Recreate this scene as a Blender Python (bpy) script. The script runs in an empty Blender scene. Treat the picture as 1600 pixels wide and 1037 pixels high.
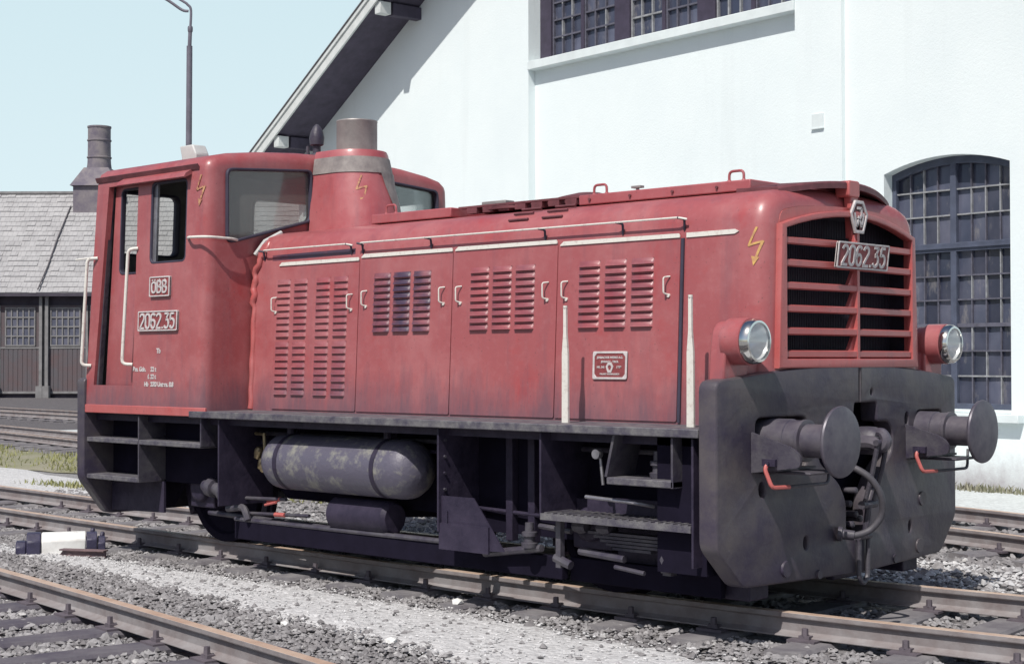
import bpy, bmesh, math, random
from mathutils import Vector, Matrix
import numpy as np
random.seed(7)
R = math.radians
C = bpy.context.scene.collection
scene = bpy.context.scene

# ------------------------------------------------------------------ helpers
def sharpen(bm, ang=32):
    lim = R(ang)
    for f in bm.faces: f.smooth = True
    for e in bm.edges:
        if len(e.link_faces) != 2 or e.calc_face_angle(0) > lim: e.smooth = False

def link(name, me, mat, parent=None, label=None):
    o = bpy.data.objects.new(name, me)
    if mat is not None:
        if len(me.materials): me.materials.clear()
        for m in (mat if isinstance(mat, (list, tuple)) else [mat]): me.materials.append(m)
    C.objects.link(o)
    if parent is not None:
        o.parent = parent
        if parent.type == 'EMPTY': o.matrix_parent_inverse = Matrix.Translation(-parent.location)
    if label: o['label'] = label
    return o

def obj(name, bm, mat, parent=None, bevel=0, seg=2, ang=32, label=None, recalc=True):
    if recalc: bmesh.ops.recalc_face_normals(bm, faces=bm.faces[:])
    sharpen(bm, ang)
    me = bpy.data.meshes.new(name); bm.to_mesh(me); bm.free()
    o = link(name, me, mat, parent, label)
    if bevel:
        b = o.modifiers.new('bevel', 'BEVEL'); b.width = bevel; b.segments = seg
        b.limit_method = 'ANGLE'; b.angle_limit = R(32); b.use_clamp_overlap = True
    return o

def empty(name, loc, label, cat, group=None):
    o = bpy.data.objects.new(name, None); o.location = loc; C.objects.link(o)
    o.empty_display_size = .2
    o['label'] = label; o['category'] = cat
    if group: o['group'] = group
    return o

def tag(o, label, cat, group=None):
    o['label'] = label; o['category'] = cat
    if group: o['group'] = group
    return o

def B(): return bmesh.new()

def box(bm, x0, x1, y0, y1, z0, z1, M=None):
    vs = [Vector((x, y, z)) for x in (x0, x1) for y in (y0, y1) for z in (z0, z1)]
    if M is not None: vs = [M(v) if callable(M) else M @ v for v in vs]
    v = [bm.verts.new(p) for p in vs]
    for f in ((0, 1, 3, 2), (4, 6, 7, 5), (0, 4, 5, 1), (2, 3, 7, 6), (0, 2, 6, 4), (1, 5, 7, 3)):
        bm.faces.new([v[i] for i in f])

def prism(bm, poly, w0, w1, fn):
    a = [bm.verts.new(fn(u, v, w0)) for u, v in poly]
    b = [bm.verts.new(fn(u, v, w1)) for u, v in poly]
    n = len(poly)
    bm.faces.new(a); bm.faces.new(b[::-1])
    for i in range(n): bm.faces.new((a[i], b[i], b[(i + 1) % n], a[(i + 1) % n]))

XZ = lambda u, v, w: Vector((u, w, v))     # polygon in x,z; thickness along y
YZ = lambda u, v, w: Vector((w, u, v))     # polygon in y,z; thickness along x
XY = lambda u, v, w: Vector((u, v, w))

def frame_of(d):
    d = d.normalized()
    a = Vector((0, 0, 1)) if abs(d.z) < .9 else Vector((1, 0, 0))
    u = d.cross(a).normalized(); return u, d.cross(u).normalized()

def cone(bm, p0, p1, r0, r1=None, n=16, cap=True):
    p0 = Vector(p0); p1 = Vector(p1); r1 = r0 if r1 is None else r1
    u, v = frame_of(p1 - p0)
    ra = [bm.verts.new(p0 + (u * math.cos(2 * math.pi * i / n) + v * math.sin(2 * math.pi * i / n)) * r0) for i in range(n)]
    rb = [bm.verts.new(p1 + (u * math.cos(2 * math.pi * i / n) + v * math.sin(2 * math.pi * i / n)) * r1) for i in range(n)]
    for i in range(n): bm.faces.new((ra[i], ra[(i + 1) % n], rb[(i + 1) % n], rb[i]))
    if cap: bm.faces.new(ra[::-1]); bm.faces.new(rb)

def lathe(bm, prof, o, axis, n=24, cap=(True, True)):
    """prof: list of (t along axis, radius)"""
    o = Vector(o); d = Vector(axis).normalized(); u, v = frame_of(d)
    rings = []
    for t, r in prof:
        rings.append([bm.verts.new(o + d * t + (u * math.cos(2 * math.pi * i / n) + v * math.sin(2 * math.pi * i / n)) * max(r, 1e-4)) for i in range(n)])
    for a, b in zip(rings, rings[1:]):
        for i in range(n): bm.faces.new((a[i], a[(i + 1) % n], b[(i + 1) % n], b[i]))
    if cap[0]: bm.faces.new(rings[0][::-1])
    if cap[1]: bm.faces.new(rings[-1])

def smooth_path(pts, k=4):
    P = [Vector(p) for p in pts]; out = []
    for i in range(len(P) - 1):
        p0 = P[max(i - 1, 0)]; p1 = P[i]; p2 = P[i + 1]; p3 = P[min(i + 2, len(P) - 1)]
        for j in range(k):
            t = j / k
            out.append(.5 * ((2 * p1) + (p2 - p0) * t + (2 * p0 - 5 * p1 + 4 * p2 - p3) * t * t + (3 * p1 - p0 - 3 * p2 + p3) * t ** 3))
    out.append(P[-1]); return out

def round_path(pts, r=.03, k=4):
    P = [Vector(p) for p in pts]; out = [P[0]]
    for a, b, c in zip(P, P[1:], P[2:]):
        d0 = (a - b); d1 = (c - b); rr = min(r, d0.length * .45, d1.length * .45)
        s = b + d0.normalized() * rr; e = b + d1.normalized() * rr
        for j in range(k + 1):
            t = j / k; out.append(s * (1 - t) ** 2 + b * 2 * t * (1 - t) + e * t * t)
    out.append(P[-1]); return out

def tube(bm, pts, r, n=8):
    P = [Vector(p) for p in pts]; rings = []; u = None
    for i, p in enumerate(P):
        d = (P[min(i + 1, len(P) - 1)] - P[max(i - 1, 0)]).normalized()
        if u is None: u, _ = frame_of(d)
        u = (u - d * u.dot(d)).normalized(); v = d.cross(u)
        rr = r[i] if isinstance(r, (list, tuple)) else r
        rings.append([bm.verts.new(p + (u * math.cos(2 * math.pi * k / n) + v * math.sin(2 * math.pi * k / n)) * rr) for k in range(n)])
    for a, b in zip(rings, rings[1:]):
        for i in range(n): bm.faces.new((a[i], a[(i + 1) % n], b[(i + 1) % n], b[i]))
    bm.faces.new(rings[0][::-1]); bm.faces.new(rings[-1])

def rrect(u0, u1, v0, v1, r=.03, k=4):
    out = []
    for cx, cy, a0 in ((u1 - r, v1 - r, 0), (u0 + r, v1 - r, 90), (u0 + r, v0 + r, 180), (u1 - r, v0 + r, 270)):
        for j in range(k + 1):
            a = R(a0 + 90 * j / k); out.append((cx + r * math.cos(a), cy + r * math.sin(a)))
    return out

def rpoly(pts, r, k=4):
    out = []; n = len(pts)
    for i in range(n):
        b = Vector(pts[i]).to_2d(); a = Vector(pts[i - 1]).to_2d(); c = Vector(pts[(i + 1) % n]).to_2d()
        ri = r[i] if isinstance(r, (list, tuple)) else r
        if ri <= 0: out.append(tuple(b)); continue
        d0 = a - b; d1 = c - b; rr = min(ri, d0.length * .45, d1.length * .45)
        s = b + d0.normalized() * rr; e = b + d1.normalized() * rr
        for j in range(k + 1):
            t = j / k; q = s * (1 - t) ** 2 + b * 2 * t * (1 - t) + e * t * t; out.append(tuple(q))
    return out

def plate_mesh(outer, holes=(), thick=.02, bevel=0.0):
    cu = bpy.data.curves.new('tmp', 'CURVE'); cu.dimensions = '2D'; cu.fill_mode = 'BOTH'
    cu.extrude = max(thick / 2 - bevel, 0); cu.bevel_depth = bevel; cu.bevel_resolution = 2; cu.offset = -bevel
    for pts in [outer] + list(holes):
        s = cu.splines.new('POLY'); s.points.add(len(pts) - 1); s.use_cyclic_u = True
        for p, q in zip(s.points, pts): p.co = (q[0], q[1], 0, 1)
    o = bpy.data.objects.new('tmp', cu); C.objects.link(o)
    dg = bpy.context.evaluated_depsgraph_get()
    me = bpy.data.meshes.new_from_object(o.evaluated_get(dg))
    bpy.data.objects.remove(o); bpy.data.curves.remove(cu)
    bm = bmesh.new(); bm.from_mesh(me); bpy.data.meshes.remove(me)
    bmesh.ops.remove_doubles(bm, verts=bm.verts[:], dist=1e-5)
    return bm

def remap(bm, fn):
    for v in bm.verts: v.co = fn(v.co.x, v.co.y, v.co.z)
    return bm

def add_bm(bm, other):
    me = bpy.data.meshes.new('t'); other.to_mesh(me); other.free(); bm.from_mesh(me); bpy.data.meshes.remove(me)

def boolean_cut(o, cutters, transfer=True):
    for c in cutters:
        m = o.modifiers.new('cut', 'BOOLEAN'); m.operation = 'DIFFERENCE'; m.object = c; m.solver = 'EXACT'
        if transfer: m.material_mode = 'TRANSFER'
    dg = bpy.context.evaluated_depsgraph_get(); dg.update()
    me = bpy.data.meshes.new_from_object(o.evaluated_get(dg))
    o.modifiers.clear(); old = o.data; o.data = me; bpy.data.meshes.remove(old)
    for c in cutters: bpy.data.objects.remove(c)
    bm = bmesh.new(); bm.from_mesh(me); sharpen(bm); bm.to_mesh(me); bm.free()

def text_bm(txt, size, bold=0.0, depth=.002, align='CENTER', spacing=1.0):
    cu = bpy.data.curves.new('t', 'FONT'); cu.body = txt; cu.size = size; cu.offset = bold; cu.extrude = depth
    cu.align_x = align; cu.align_y = 'CENTER'; cu.space_character = spacing
    o = bpy.data.objects.new('t', cu); C.objects.link(o)
    dg = bpy.context.evaluated_depsgraph_get()
    me = bpy.data.meshes.new_from_object(o.evaluated_get(dg))
    bpy.data.objects.remove(o); bpy.data.curves.remove(cu)
    bm = bmesh.new(); bm.from_mesh(me); bpy.data.meshes.remove(me); return bm

# ribbon lettering: strokes in a box of height 1
def arc(cx, cy, rx, ry, a0, a1, k=10):
    return [(cx + rx * math.cos(R(a0 + (a1 - a0) * i / k)), cy + ry * math.sin(R(a0 + (a1 - a0) * i / k))) for i in range(k + 1)]
GL = {
 '2': (.50, [arc(.25, .76, .25, .24, 170, 0, 8) + [(.49, .66), (.02, 0.03)], [(-.03, 0), (.53, 0)]]),
 '0': (.50, [arc(.25, .75, .25, .25, 180, 0, 8) + arc(.25, .25, .25, .25, 0, -180, 8) + [(0, .75)]]),
 '6': (.50, [arc(.25, .77, .24, .23, 25, 180, 7) + [(.01, .55), (.01, .29)] + arc(.25, .29, .24, .29, 180, -180, 18)[1:]]),
 '3': (.48, [[(0, 1), (.47, 1), (.20, .62)] + arc(.20, .31, .28, .31, 90, -150, 10)]),
 '5': (.50, [[(.46, 1), (.06, 1), (.03, .55)] + arc(.22, .32, .28, .32, 125, -150, 12)]),
 '.': (.12, [[(.06, -.05), (.06, .09)]]),
 'B': (.50, [[(0, .52), (.25, .52)] + arc(.25, .26, .25, .26, 90, -90, 8) + [(0, 0), (0, 1), (.22, 1)] + arc(.22, .76, .22, .24, 90, -90, 8)]),
 'O': (.52, [arc(.26, .72, .26, .28, 180, 0, 8) + arc(.26, .28, .26, .28, 0, -180, 8) + [(0, .72)]]),
 'Ö': (.52, [arc(.26, .66, .26, .22, 180, 0, 8) + arc(.26, .24, .26, .24, 0, -180, 8) + [(0, .66)], [(.10, 1.0), (.10, 1.13)], [(.42, 1.0), (.42, 1.13)]]),
}
def ribbon(bm, pts, w, fn, d):
    Q = [Vector(p).to_2d() for p in pts]; st = 0
    for i in range(1, len(Q) - 1):
        if (Q[i] - Q[i - 1]).angle(Q[i + 1] - Q[i], 0) > R(80):
            ribbon1(bm, pts[st:i + 1], w, fn, d); st = i
    ribbon1(bm, pts[st:], w, fn, d)
def ribbon1(bm, pts, w, fn, d):
    P = [Vector(p).to_2d() for p in pts]; L = []; n = len(P)
    closed = (P[0] - P[-1]).length < 1e-6
    for i, p in enumerate(P):
        a = P[i - 1] if i else (P[-2] if closed else None); c = P[i + 1] if i < n - 1 else (P[1] if closed else None)
        d0 = (p - a).normalized() if a is not None else None; d1 = (c - p).normalized() if c is not None else None
        if d0 is None: d0 = d1
        if d1 is None: d1 = d0
        n0 = Vector((-d0.y, d0.x)); n1 = Vector((-d1.y, d1.x)); m = (n0 + n1)
        m = m.normalized() if m.length > 1e-6 else n0
        k = w / 2 / max(m.dot(n0), .5); L.append((p + m * k, p - m * k))
    q = [[bm.verts.new(fn(v.x, v.y, dd)) for v in pr] for pr in L for dd in ()]
    F = [[bm.verts.new(fn(pr[j].x, pr[j].y, dd)) for (j, dd) in ((0, d), (1, d), (1, 0), (0, 0))] for pr in L]
    for a, b in zip(F, F[1:]):
        for i in range(4): bm.faces.new((a[i], a[(i + 1) % 4], b[(i + 1) % 4], b[i]))
    bm.faces.new(F[0]); bm.faces.new(F[-1][::-1])
def letters(bm, txt, h, w, fn, d=.006, gap=.17, squeeze=1.0):
    """centred on (0,0) of fn(u,v,d)"""
    tot = sum(GL[c][0] for c in txt) + gap * (len(txt) - 1); u = -tot / 2
    for c in txt:
        for st in GL[c][1]:
            ribbon(bm, [((u + x) * h * squeeze, (y - .5) * h) for x, y in st], w, fn, d)
        u += GL[c][0] + gap

# ------------------------------------------------------------------ materials
def nt(name):
    m = bpy.data.materials.new(name); m.use_nodes = True; t = m.node_tree
    return m, t, t.nodes['Principled BSDF']
def node(t, typ, **kw):
    n = t.nodes.new(typ)
    for k, v in kw.items():
        if k in n.inputs: n.inputs[k].default_value = v
        else: setattr(n, k, v)
    return n
def coords(t, scale=(1, 1, 1), obj_space=False):
    g = node(t, 'ShaderNodeNewGeometry') if not obj_space else node(t, 'ShaderNodeTexCoord')
    mp = node(t, 'ShaderNodeMapping'); mp.inputs['Scale'].default_value = scale
    t.links.new(g.outputs['Position' if not obj_space else 'Object'], mp.inputs['Vector']); return mp.outputs['Vector']
def noise(t, vec, scale, detail=5, rough=.6, lo=.4, hi=.6):
    n = node(t, 'ShaderNodeTexNoise'); n.inputs['Scale'].default_value = scale; n.inputs['Detail'].default_value = detail
    n.inputs['Roughness'].default_value = rough; t.links.new(vec, n.inputs['Vector'])
    mr = node(t, 'ShaderNodeMapRange'); mr.inputs['From Min'].default_value = lo; mr.inputs['From Max'].default_value = hi
    t.links.new(n.outputs['Fac'], mr.inputs['Value']); return mr.outputs['Result']
def mix(t, a, b, fac):
    m = node(t, 'ShaderNodeMix', data_type='RGBA')
    for s, i in ((a, 6), (b, 7)):
        if isinstance(s, (tuple, list)): m.inputs[i].default_value = (*s, 1)
        else: t.links.new(s, m.inputs[i])
    if isinstance(fac, float): m.inputs[0].default_value = fac
    else: t.links.new(fac, m.inputs[0])
    return m.outputs[2]
def math_(t, op, a, b=None):
    m = node(t, 'ShaderNodeMath', operation=op)
    for i, s in enumerate((a, b)):
        if s is None: continue
        if isinstance(s, (int, float)): m.inputs[i].default_value = s
        else: t.links.new(s, m.inputs[i])
    return m.outputs[0]
def bump(t, p, h, strength=.3, dist=.01):
    b = node(t, 'ShaderNodeBump'); b.inputs['Strength'].default_value = strength; b.inputs['Distance'].default_value = dist
    t.links.new(h, b.inputs['Height']); t.links.new(b.outputs['Normal'], p.inputs['Normal'])

def simple(name, col, rough=.6, metal=0, var=.25, scale=6, col2=None, bmp=0, spec=.5, lo=.35, hi=.65):
    m, t, p = nt(name); v = coords(t)
    c2 = col2 or tuple(c * (1 - var) for c in col)
    f = noise(t, v, scale, 6, .65, lo, hi)
    t.links.new(mix(t, col, c2, f), p.inputs['Base Color'])
    p.inputs['Roughness'].default_value = rough; p.inputs['Metallic'].default_value = metal
    p.inputs['Specular IOR Level'].default_value = spec
    if bmp: bump(t, p, noise(t, v, scale * 4, 4, .6, .2, .8), bmp, .01)
    return m

def paint_red(name, base=(.345, .088, .095), pale=(.46, .195, .20), grime=(.115, .075, .10), low=True, rough=.38):
    """weathered red paint: chalky patches, vertical streaks, soot that collects in streaks from below upwards"""
    m, t, p = nt(name); v = coords(t)
    chalk = noise(t, v, 1.6, 8, .7, .45, .72)
    c = mix(t, base, pale, math_(t, 'MULTIPLY', chalk, .55))
    fine = noise(t, v, 22, 4, .7, .52, .75)
    c = mix(t, c, pale, math_(t, 'MULTIPLY', fine, .25))
    clean = noise(t, coords(t, (1, 1, .8)), 2.3, 7, .7, .56, .72)
    c = mix(t, c, (base[0] * 1.12, base[1] * .55, base[2] * .55), math_(t, 'MULTIPLY', clean, .7))
    spk = noise(t, v, 60, 2, .5, .70, .74)
    c = mix(t, c, (.12, .06, .06), math_(t, 'MULTIPLY', spk, .7))
    st = noise(t, coords(t, (9, 9, .7)), 1.0, 6, .7, .52, .78)
    c = mix(t, c, grime, math_(t, 'MULTIPLY', st, .34))
    if low:
        g = node(t, 'ShaderNodeNewGeometry'); s = node(t, 'ShaderNodeSeparateXYZ'); t.links.new(g.outputs['Position'], s.inputs[0])
        w = noise(t, coords(t, (7, 7, 1.1)), 1.0, 6, .75, .25, .75)
        hgt = math_(t, 'ADD', s.outputs['Z'], math_(t, 'MULTIPLY', w, -.42))
        mr = node(t, 'ShaderNodeMapRange'); mr.inputs['From Min'].default_value = 1.22; mr.inputs['From Max'].default_value = .88
        t.links.new(hgt, mr.inputs['Value'])
        c = mix(t, c, grime, math_(t, 'MULTIPLY', mr.outputs['Result'], .75))
    t.links.new(c, p.inputs['Base Color'])
    rr = node(t, 'ShaderNodeMapRange'); rr.inputs['To Min'].default_value = rough; rr.inputs['To Max'].default_value = rough + .25
    t.links.new(chalk, rr.inputs['Value']); t.links.new(rr.outputs['Result'], p.inputs['Roughness'])
    p.inputs['Coat Weight'].default_value = .35; p.inputs['Coat Roughness'].default_value = .24
    bump(t, p, noise(t, v, 3.0, 3, .5, .3, .7), .2, .014)
    return m

M = {}
M['red'] = paint_red('red_paint')
M['red_cab'] = paint_red('red_cab_paint', base=(.335, .083, .089), pale=(.46, .195, .20), low=True)
M['red_top'] = paint_red('red_roof_paint', base=(.36, .085, .095), pale=(.46, .18, .19), low=False, rough=.33)
M['red_front'] = paint_red('red_front_paint', base=(.43, .10, .097), pale=(.50, .18, .18), low=False)
M['red_dark'] = simple('dull_red_brown_paint', (.17, .055, .065), .55, var=.4, scale=9)
M['frame'] = simple('black_frame_paint', (.042, .034, .060), .55, var=.45, scale=7, bmp=.2, col2=(.022, .018, .036), spec=.3)
M['frame_worn'] = simple('worn_black_paint', (.09, .085, .098), .5, scale=6, col2=(.036, .030, .052), bmp=.25)
M['beam'] = simple('buffer_beam_paint', (.094, .082, .086), .45, scale=3.2, col2=(.042, .034, .060), bmp=.25)  # blotches mix a lit brown-grey with a purple shade tone
M['deck'] = simple('running_board_steel', (.16, .155, .16), .6, scale=11, col2=(.06, .054, .078), bmp=.3)
M['steel'] = simple('worn_steel', (.34, .33, .36), .38, .6, .4, 14)
M['buffer'] = simple('greasy_buffer_steel', (.135, .125, .145), .42, .2, .4, 8, col2=(.075, .066, .092))
M['tank'] = simple('flaking_tank_paint', (.105, .098, .135), .45, scale=8, col2=(.23, .225, .205), bmp=.3, lo=.52, hi=.66)
M['white'] = simple('peeling_white_paint', (.70, .68, .63), .5, scale=26, col2=(.52, .45, .42), lo=.52, hi=.72)
M['plate_white'] = simple('cast_letter_white', (.62, .58, .58), .5, var=.25, scale=30)
M['plate_red'] = simple('plate_red', (.27, .06, .065), .55, var=.3, scale=20)
M['yellow'] = simple('warning_yellow', (.66, .42, .12), .55, scale=30, col2=(.45, .24, .12))
M['yellow_faded'] = simple('faded_warning_yellow', (.52, .30, .15), .6, scale=40, col2=(.32, .10, .09), lo=.42, hi=.6)
M['black'] = simple('deep_shade_black', (.012, .010, .022), .9, var=.3, spec=.1)  # near-black colour puts deep shade into openings, wheels and inner frame
M['mesh'] = simple('radiator_mesh', (.030, .025, .045), .7, var=.4, scale=4)
M['interior'] = simple('cab_interior_paint', (.17, .165, .155), .7, var=.35, scale=4)
M['rubber'] = simple('black_rubber', (.05, .045, .075), .6, var=.3)
M['hose'] = simple('dusty_hose_rubber', (.085, .08, .095), .6, var=.3, scale=20)
M['chrome'] = simple('lamp_rim_chrome', (.75, .75, .72), .12, 1.0, .1)
M['reflector'] = simple('silvered_reflector', (.86, .88, .88), .28, .45, .05)
M['handle_red'] = simple('bright_red_handle_paint', (.50, .13, .12), .45, var=.15, scale=30)
M['brass'] = simple('brass_fitting', (.45, .36, .22), .4, .7, .3, 20)
M['galv'] = simple('sooty_stack_steel', (.38, .365, .345), .5, .3, scale=4, col2=(.24, .22, .22), bmp=.1)
M['grey_band'] = simple('grey_heat_band', (.30, .275, .26), .6, scale=8, col2=(.17, .15, .15))
M['vent_grey'] = simple('pale_grey_paint', (.55, .56, .55), .55, var=.15)

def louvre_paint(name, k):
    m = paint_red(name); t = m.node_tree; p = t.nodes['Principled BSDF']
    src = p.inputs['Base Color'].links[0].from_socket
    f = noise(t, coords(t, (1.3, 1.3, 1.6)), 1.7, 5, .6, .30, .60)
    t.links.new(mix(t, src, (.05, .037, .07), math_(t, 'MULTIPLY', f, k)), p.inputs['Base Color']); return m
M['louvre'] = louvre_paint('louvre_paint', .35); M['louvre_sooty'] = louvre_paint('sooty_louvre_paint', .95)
def glass(name, tint=(.30, .30, .28), dirt=.45, rough=.08):
    m, t, p = nt(name); v = coords(t)
    p.inputs['Base Color'].default_value = (*tint, 1); p.inputs['Roughness'].default_value = .5
    tr = node(t, 'ShaderNodeBsdfTransparent'); tr.inputs['Color'].default_value = (.93, .94, .93, 1)
    gl = node(t, 'ShaderNodeBsdfGlossy'); gl.inputs['Roughness'].default_value = rough
    mx = node(t, 'ShaderNodeMixShader'); f = noise(t, v, 3.5, 5, .7, .2, .8)
    t.links.new(math_(t, 'ADD', math_(t, 'MULTIPLY', f, dirt * .5), dirt * .72), mx.inputs[0])
    t.links.new(tr.outputs[0], mx.inputs[1]); t.links.new(p.outputs[0], mx.inputs[2])
    fr = node(t, 'ShaderNodeFresnel'); fr.inputs['IOR'].default_value = 1.45
    m2 = node(t, 'ShaderNodeMixShader'); t.links.new(fr.outputs[0], m2.inputs[0])
    t.links.new(mx.outputs[0], m2.inputs[1]); t.links.new(gl.outputs[0], m2.inputs[2])
    t.links.new(m2.outputs[0], t.nodes['Material Output'].inputs['Surface']); return m
M['glass_dirty'] = glass('dusty_windscreen_glass', (.34, .33, .31), .30)
M['glass_clear'] = glass('cab_side_glass', (.30, .30, .28), .06)

def shed_glass(name, a, b, pale, rough=.12):
    m, t, p = nt(name); v = coords(t, (1, 1, .55))
    c = mix(t, a, b, noise(t, v, 2.2, 4, .6, .35, .65))
    g = node(t, 'ShaderNodeNewGeometry'); rp = node(t, 'ShaderNodeValToRGB'); t.links.new(g.outputs['Random Per Island'], rp.inputs[0])
    rp.color_ramp.elements[0].color = (.55, .55, .60, 1); rp.color_ramp.elements[1].color = (1.6, 1.5, 1.45, 1)
    mm = node(t, 'ShaderNodeMix', data_type='RGBA', blend_type='MULTIPLY'); mm.inputs[0].default_value = 1; t.links.new(c, mm.inputs[6]); t.links.new(rp.outputs[0], mm.inputs[7]); c = mm.outputs[2]
    c = mix(t, c, pale, math_(t, 'MULTIPLY', noise(t, coords(t, (2.2, 2.2, .8)), 2.3, 6, .7, .56, .72), .6))
    t.links.new(c, p.inputs['Base Color']); p.inputs['Roughness'].default_value = rough
    p.inputs['Specular IOR Level'].default_value = .5
    bump(t, p, noise(t, v, 1.5, 2, .5, .2, .8), .25, .02); return m
M['pane'] = shed_glass('old_window_glass', (.045, .055, .088), (.085, .095, .135), (.30, .28, .27))

def wall_mat():
    m, t, p = nt('lime_washed_wall'); v = coords(t)
    c = mix(t, (.79, .86, .868), (.74, .815, .83), noise(t, v, .55, 7, .65, .35, .7))
    st = noise(t, coords(t, (1.8, 1.8, .12)), 1.0, 6, .7, .55, .85)
    c = mix(t, c, (.58, .63, .64), math_(t, 'MULTIPLY', st, .35))
    g = node(t, 'ShaderNodeNewGeometry'); s = node(t, 'ShaderNodeSeparateXYZ'); t.links.new(g.outputs['Position'], s.inputs[0])
    w = noise(t, coords(t, (1.6, 1.6, 1.2)), 1.4, 7, .75, .25, .75)
    hh = math_(t, 'ADD', s.outputs['Z'], math_(t, 'MULTIPLY', w, -.5))
    mr = node(t, 'ShaderNodeMapRange'); mr.inputs['From Min'].default_value = .05; mr.inputs['From Max'].default_value = -.5
    t.links.new(hh, mr.inputs['Value'])
    c = mix(t, c, (.36, .33, .35), math_(t, 'MULTIPLY', mr.outputs['Result'], .9))
    t.links.new(c, p.inputs['Base Color']); p.inputs['Roughness'].default_value = .9; p.inputs['Specular IOR Level'].default_value = .2
    bump(t, p, noise(t, v, 30, 6, .7, .2, .8), .25, .01); return m
M['wall'] = wall_mat()
M['sill'] = simple('white_sill_plaster', (.72, .79, .80), .85, var=.12, scale=3, bmp=.15)
M['soffit'] = simple('dark_stained_boards', (.075, .065, .10), .8, var=.35, scale=4)
M['fascia'] = simple('pale_verge_board', (.66, .69, .68), .7, var=.15, scale=5)
M['win_brown'] = simple('dark_window_frame', (.055, .045, .075), .6, var=.3)
M['win_blue'] = simple('blue_grey_window_frame', (.085, .10, .15), .6, var=.3, scale=5)
M['bar_pale'] = simple('chalky_glazing_bar', (.33, .34, .36), .7, var=.4, scale=12)
M['bar_dark'] = simple('dark_glazing_bar', (.12, .12, .16), .7, var=.4, scale=12)
M['roofing'] = simple('dark_roofing_felt', (.12, .11, .12), .85)

def shingle_mat():
    m, t, p = nt('weathered_shingle'); tc = node(t, 'ShaderNodeTexCoord')
    br = node(t, 'ShaderNodeTexBrick'); br.inputs['Scale'].default_value = 1.0
    br.inputs['Color1'].default_value = (.36, .355, .36, 1); br.inputs['Color2'].default_value = (.31, .305, .31, 1); br.inputs['Mortar'].default_value = (.24, .235, .245, 1)
    br.inputs['Mortar Size'].default_value = .018; br.inputs['Brick Width'].default_value = .24; br.inputs['Row Height'].default_value = .3586
    t.links.new(tc.outputs['UV'], br.inputs['Vector'])
    v = coords(t)
    c = mix(t, br.outputs['Color'], (.50, .495, .50), math_(t, 'MULTIPLY', noise(t, v, .8, 7, .75, .4, .7), .5))
    c = mix(t, c, (.17, .16, .17), math_(t, 'MULTIPLY', noise(t, coords(t, (2, 2, 1.2)), 1.2, 7, .8, .58, .72), .6))
    t.links.new(c, p.inputs['Base Color']); p.inputs['Roughness'].default_value = .9
    bump(t, p, br.outputs['Fac'], -.6, .05); return m
M['shingle'] = shingle_mat()
M['barn_wood'] = simple('dark_barn_boards', (.075, .065, .09), .85, var=.4, scale=1.5)
M['door_wood'] = simple('grey_brown_door_boards', (.105, .098, .11), .85, scale=1.2, col2=(.12, .085, .09))
M['door_pale'] = simple('weathered_pale_wood', (.25, .245, .25), .8, var=.3, scale=3)
M['brick'] = simple('sooty_flue_brick', (.24, .215, .22), .85, scale=1.6, col2=(.13, .115, .15), bmp=.2)

def ground_mat(name, a, b, c3, scale, bs=.6, big=(.5,), lo=.35, hi=.65):
    m, t, p = nt(name); v = coords(t)
    c = mix(t, a, b, noise(t, v, scale, 8, .75, lo, hi))
    c = mix(t, c, c3, math_(t, 'MULTIPLY', noise(t, v, .45, 6, .7, .45, .7), .7))
    vo = node(t, 'ShaderNodeTexVoronoi'); vo.inputs['Scale'].default_value = 26; t.links.new(v, vo.inputs['Vector'])
    cr = node(t, 'ShaderNodeSeparateColor'); t.links.new(vo.outputs['Color'], cr.inputs[0])
    c = mix(t, c, tuple(x * .55 for x in a), math_(t, 'MULTIPLY', cr.outputs[0], .55))
    t.links.new(c, p.inputs['Base Color']); p.inputs['Roughness'].default_value = .95; p.inputs['Specular IOR Level'].default_value = .15
    h = math_(t, 'ADD', math_(t, 'MULTIPLY', vo.outputs['Distance'], -1.0), noise(t, v, scale, 6, .7, .2, .8))
    bump(t, p, h, bs, .03); return m
M['gravel'] = ground_mat('yard_gravel', (.34, .335, .34), (.25, .245, .25), (.28, .27, .275), 9)
M['ballast'] = ground_mat('track_ballast', (.29, .28, .285), (.20, .19, .195), (.24, .23, .235), 12, .9)
M['ballast_dark'] = ground_mat('oily_ballast', (.20, .19, .195), (.13, .12, .13), (.16, .15, .155), 12, .9)
M['light_grit'] = ground_mat('pale_limestone_grit', (.66, .655, .66), (.54, .535, .54), (.62, .615, .62), 14, .5)
M['concrete'] = ground_mat('pale_concrete_apron', (.62, .65, .65), (.54, .57, .57), (.58, .61, .61), 3, .2)
def stone_mat(name, a, b):
    m, t, p = nt(name); g = node(t, 'ShaderNodeNewGeometry'); v = coords(t)
    r = node(t, 'ShaderNodeValToRGB'); e = r.color_ramp
    e.elements[0].color = (*a, 1); e.elements[1].color = (*b, 1)
    n = e.elements.new(.975); n.color = (*[x * 1.0 for x in b], 1); e.elements[-1].color = (.56, .55, .54, 1)
    t.links.new(g.outputs['Random Per Island'], r.inputs[0])
    t.links.new(mix(t, r.outputs[0], tuple(x * .6 for x in a), math_(t, 'MULTIPLY', noise(t, v, 40, 4, .6, .4, .7), .5)), p.inputs['Base Color'])
    p.inputs['Roughness'].default_value = .95; p.inputs['Specular IOR Level'].default_value = .15; return m
M['stones'] = stone_mat('ballast_stone', (.19, .18, .185), (.36, .35, .355))
M['stones_pale'] = stone_mat('limestone_chip', (.44, .435, .44), (.66, .655, .66))
M['rail_side'] = simple('rusty_rail_web', (.27, .255, .26), .8, scale=5, col2=(.19, .16, .16), bmp=.25)
M['rail_top'] = simple('rail_head_steel', (.56, .44, .35), .5, 0, scale=4, col2=(.40, .27, .20), lo=.3, hi=.7)
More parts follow.
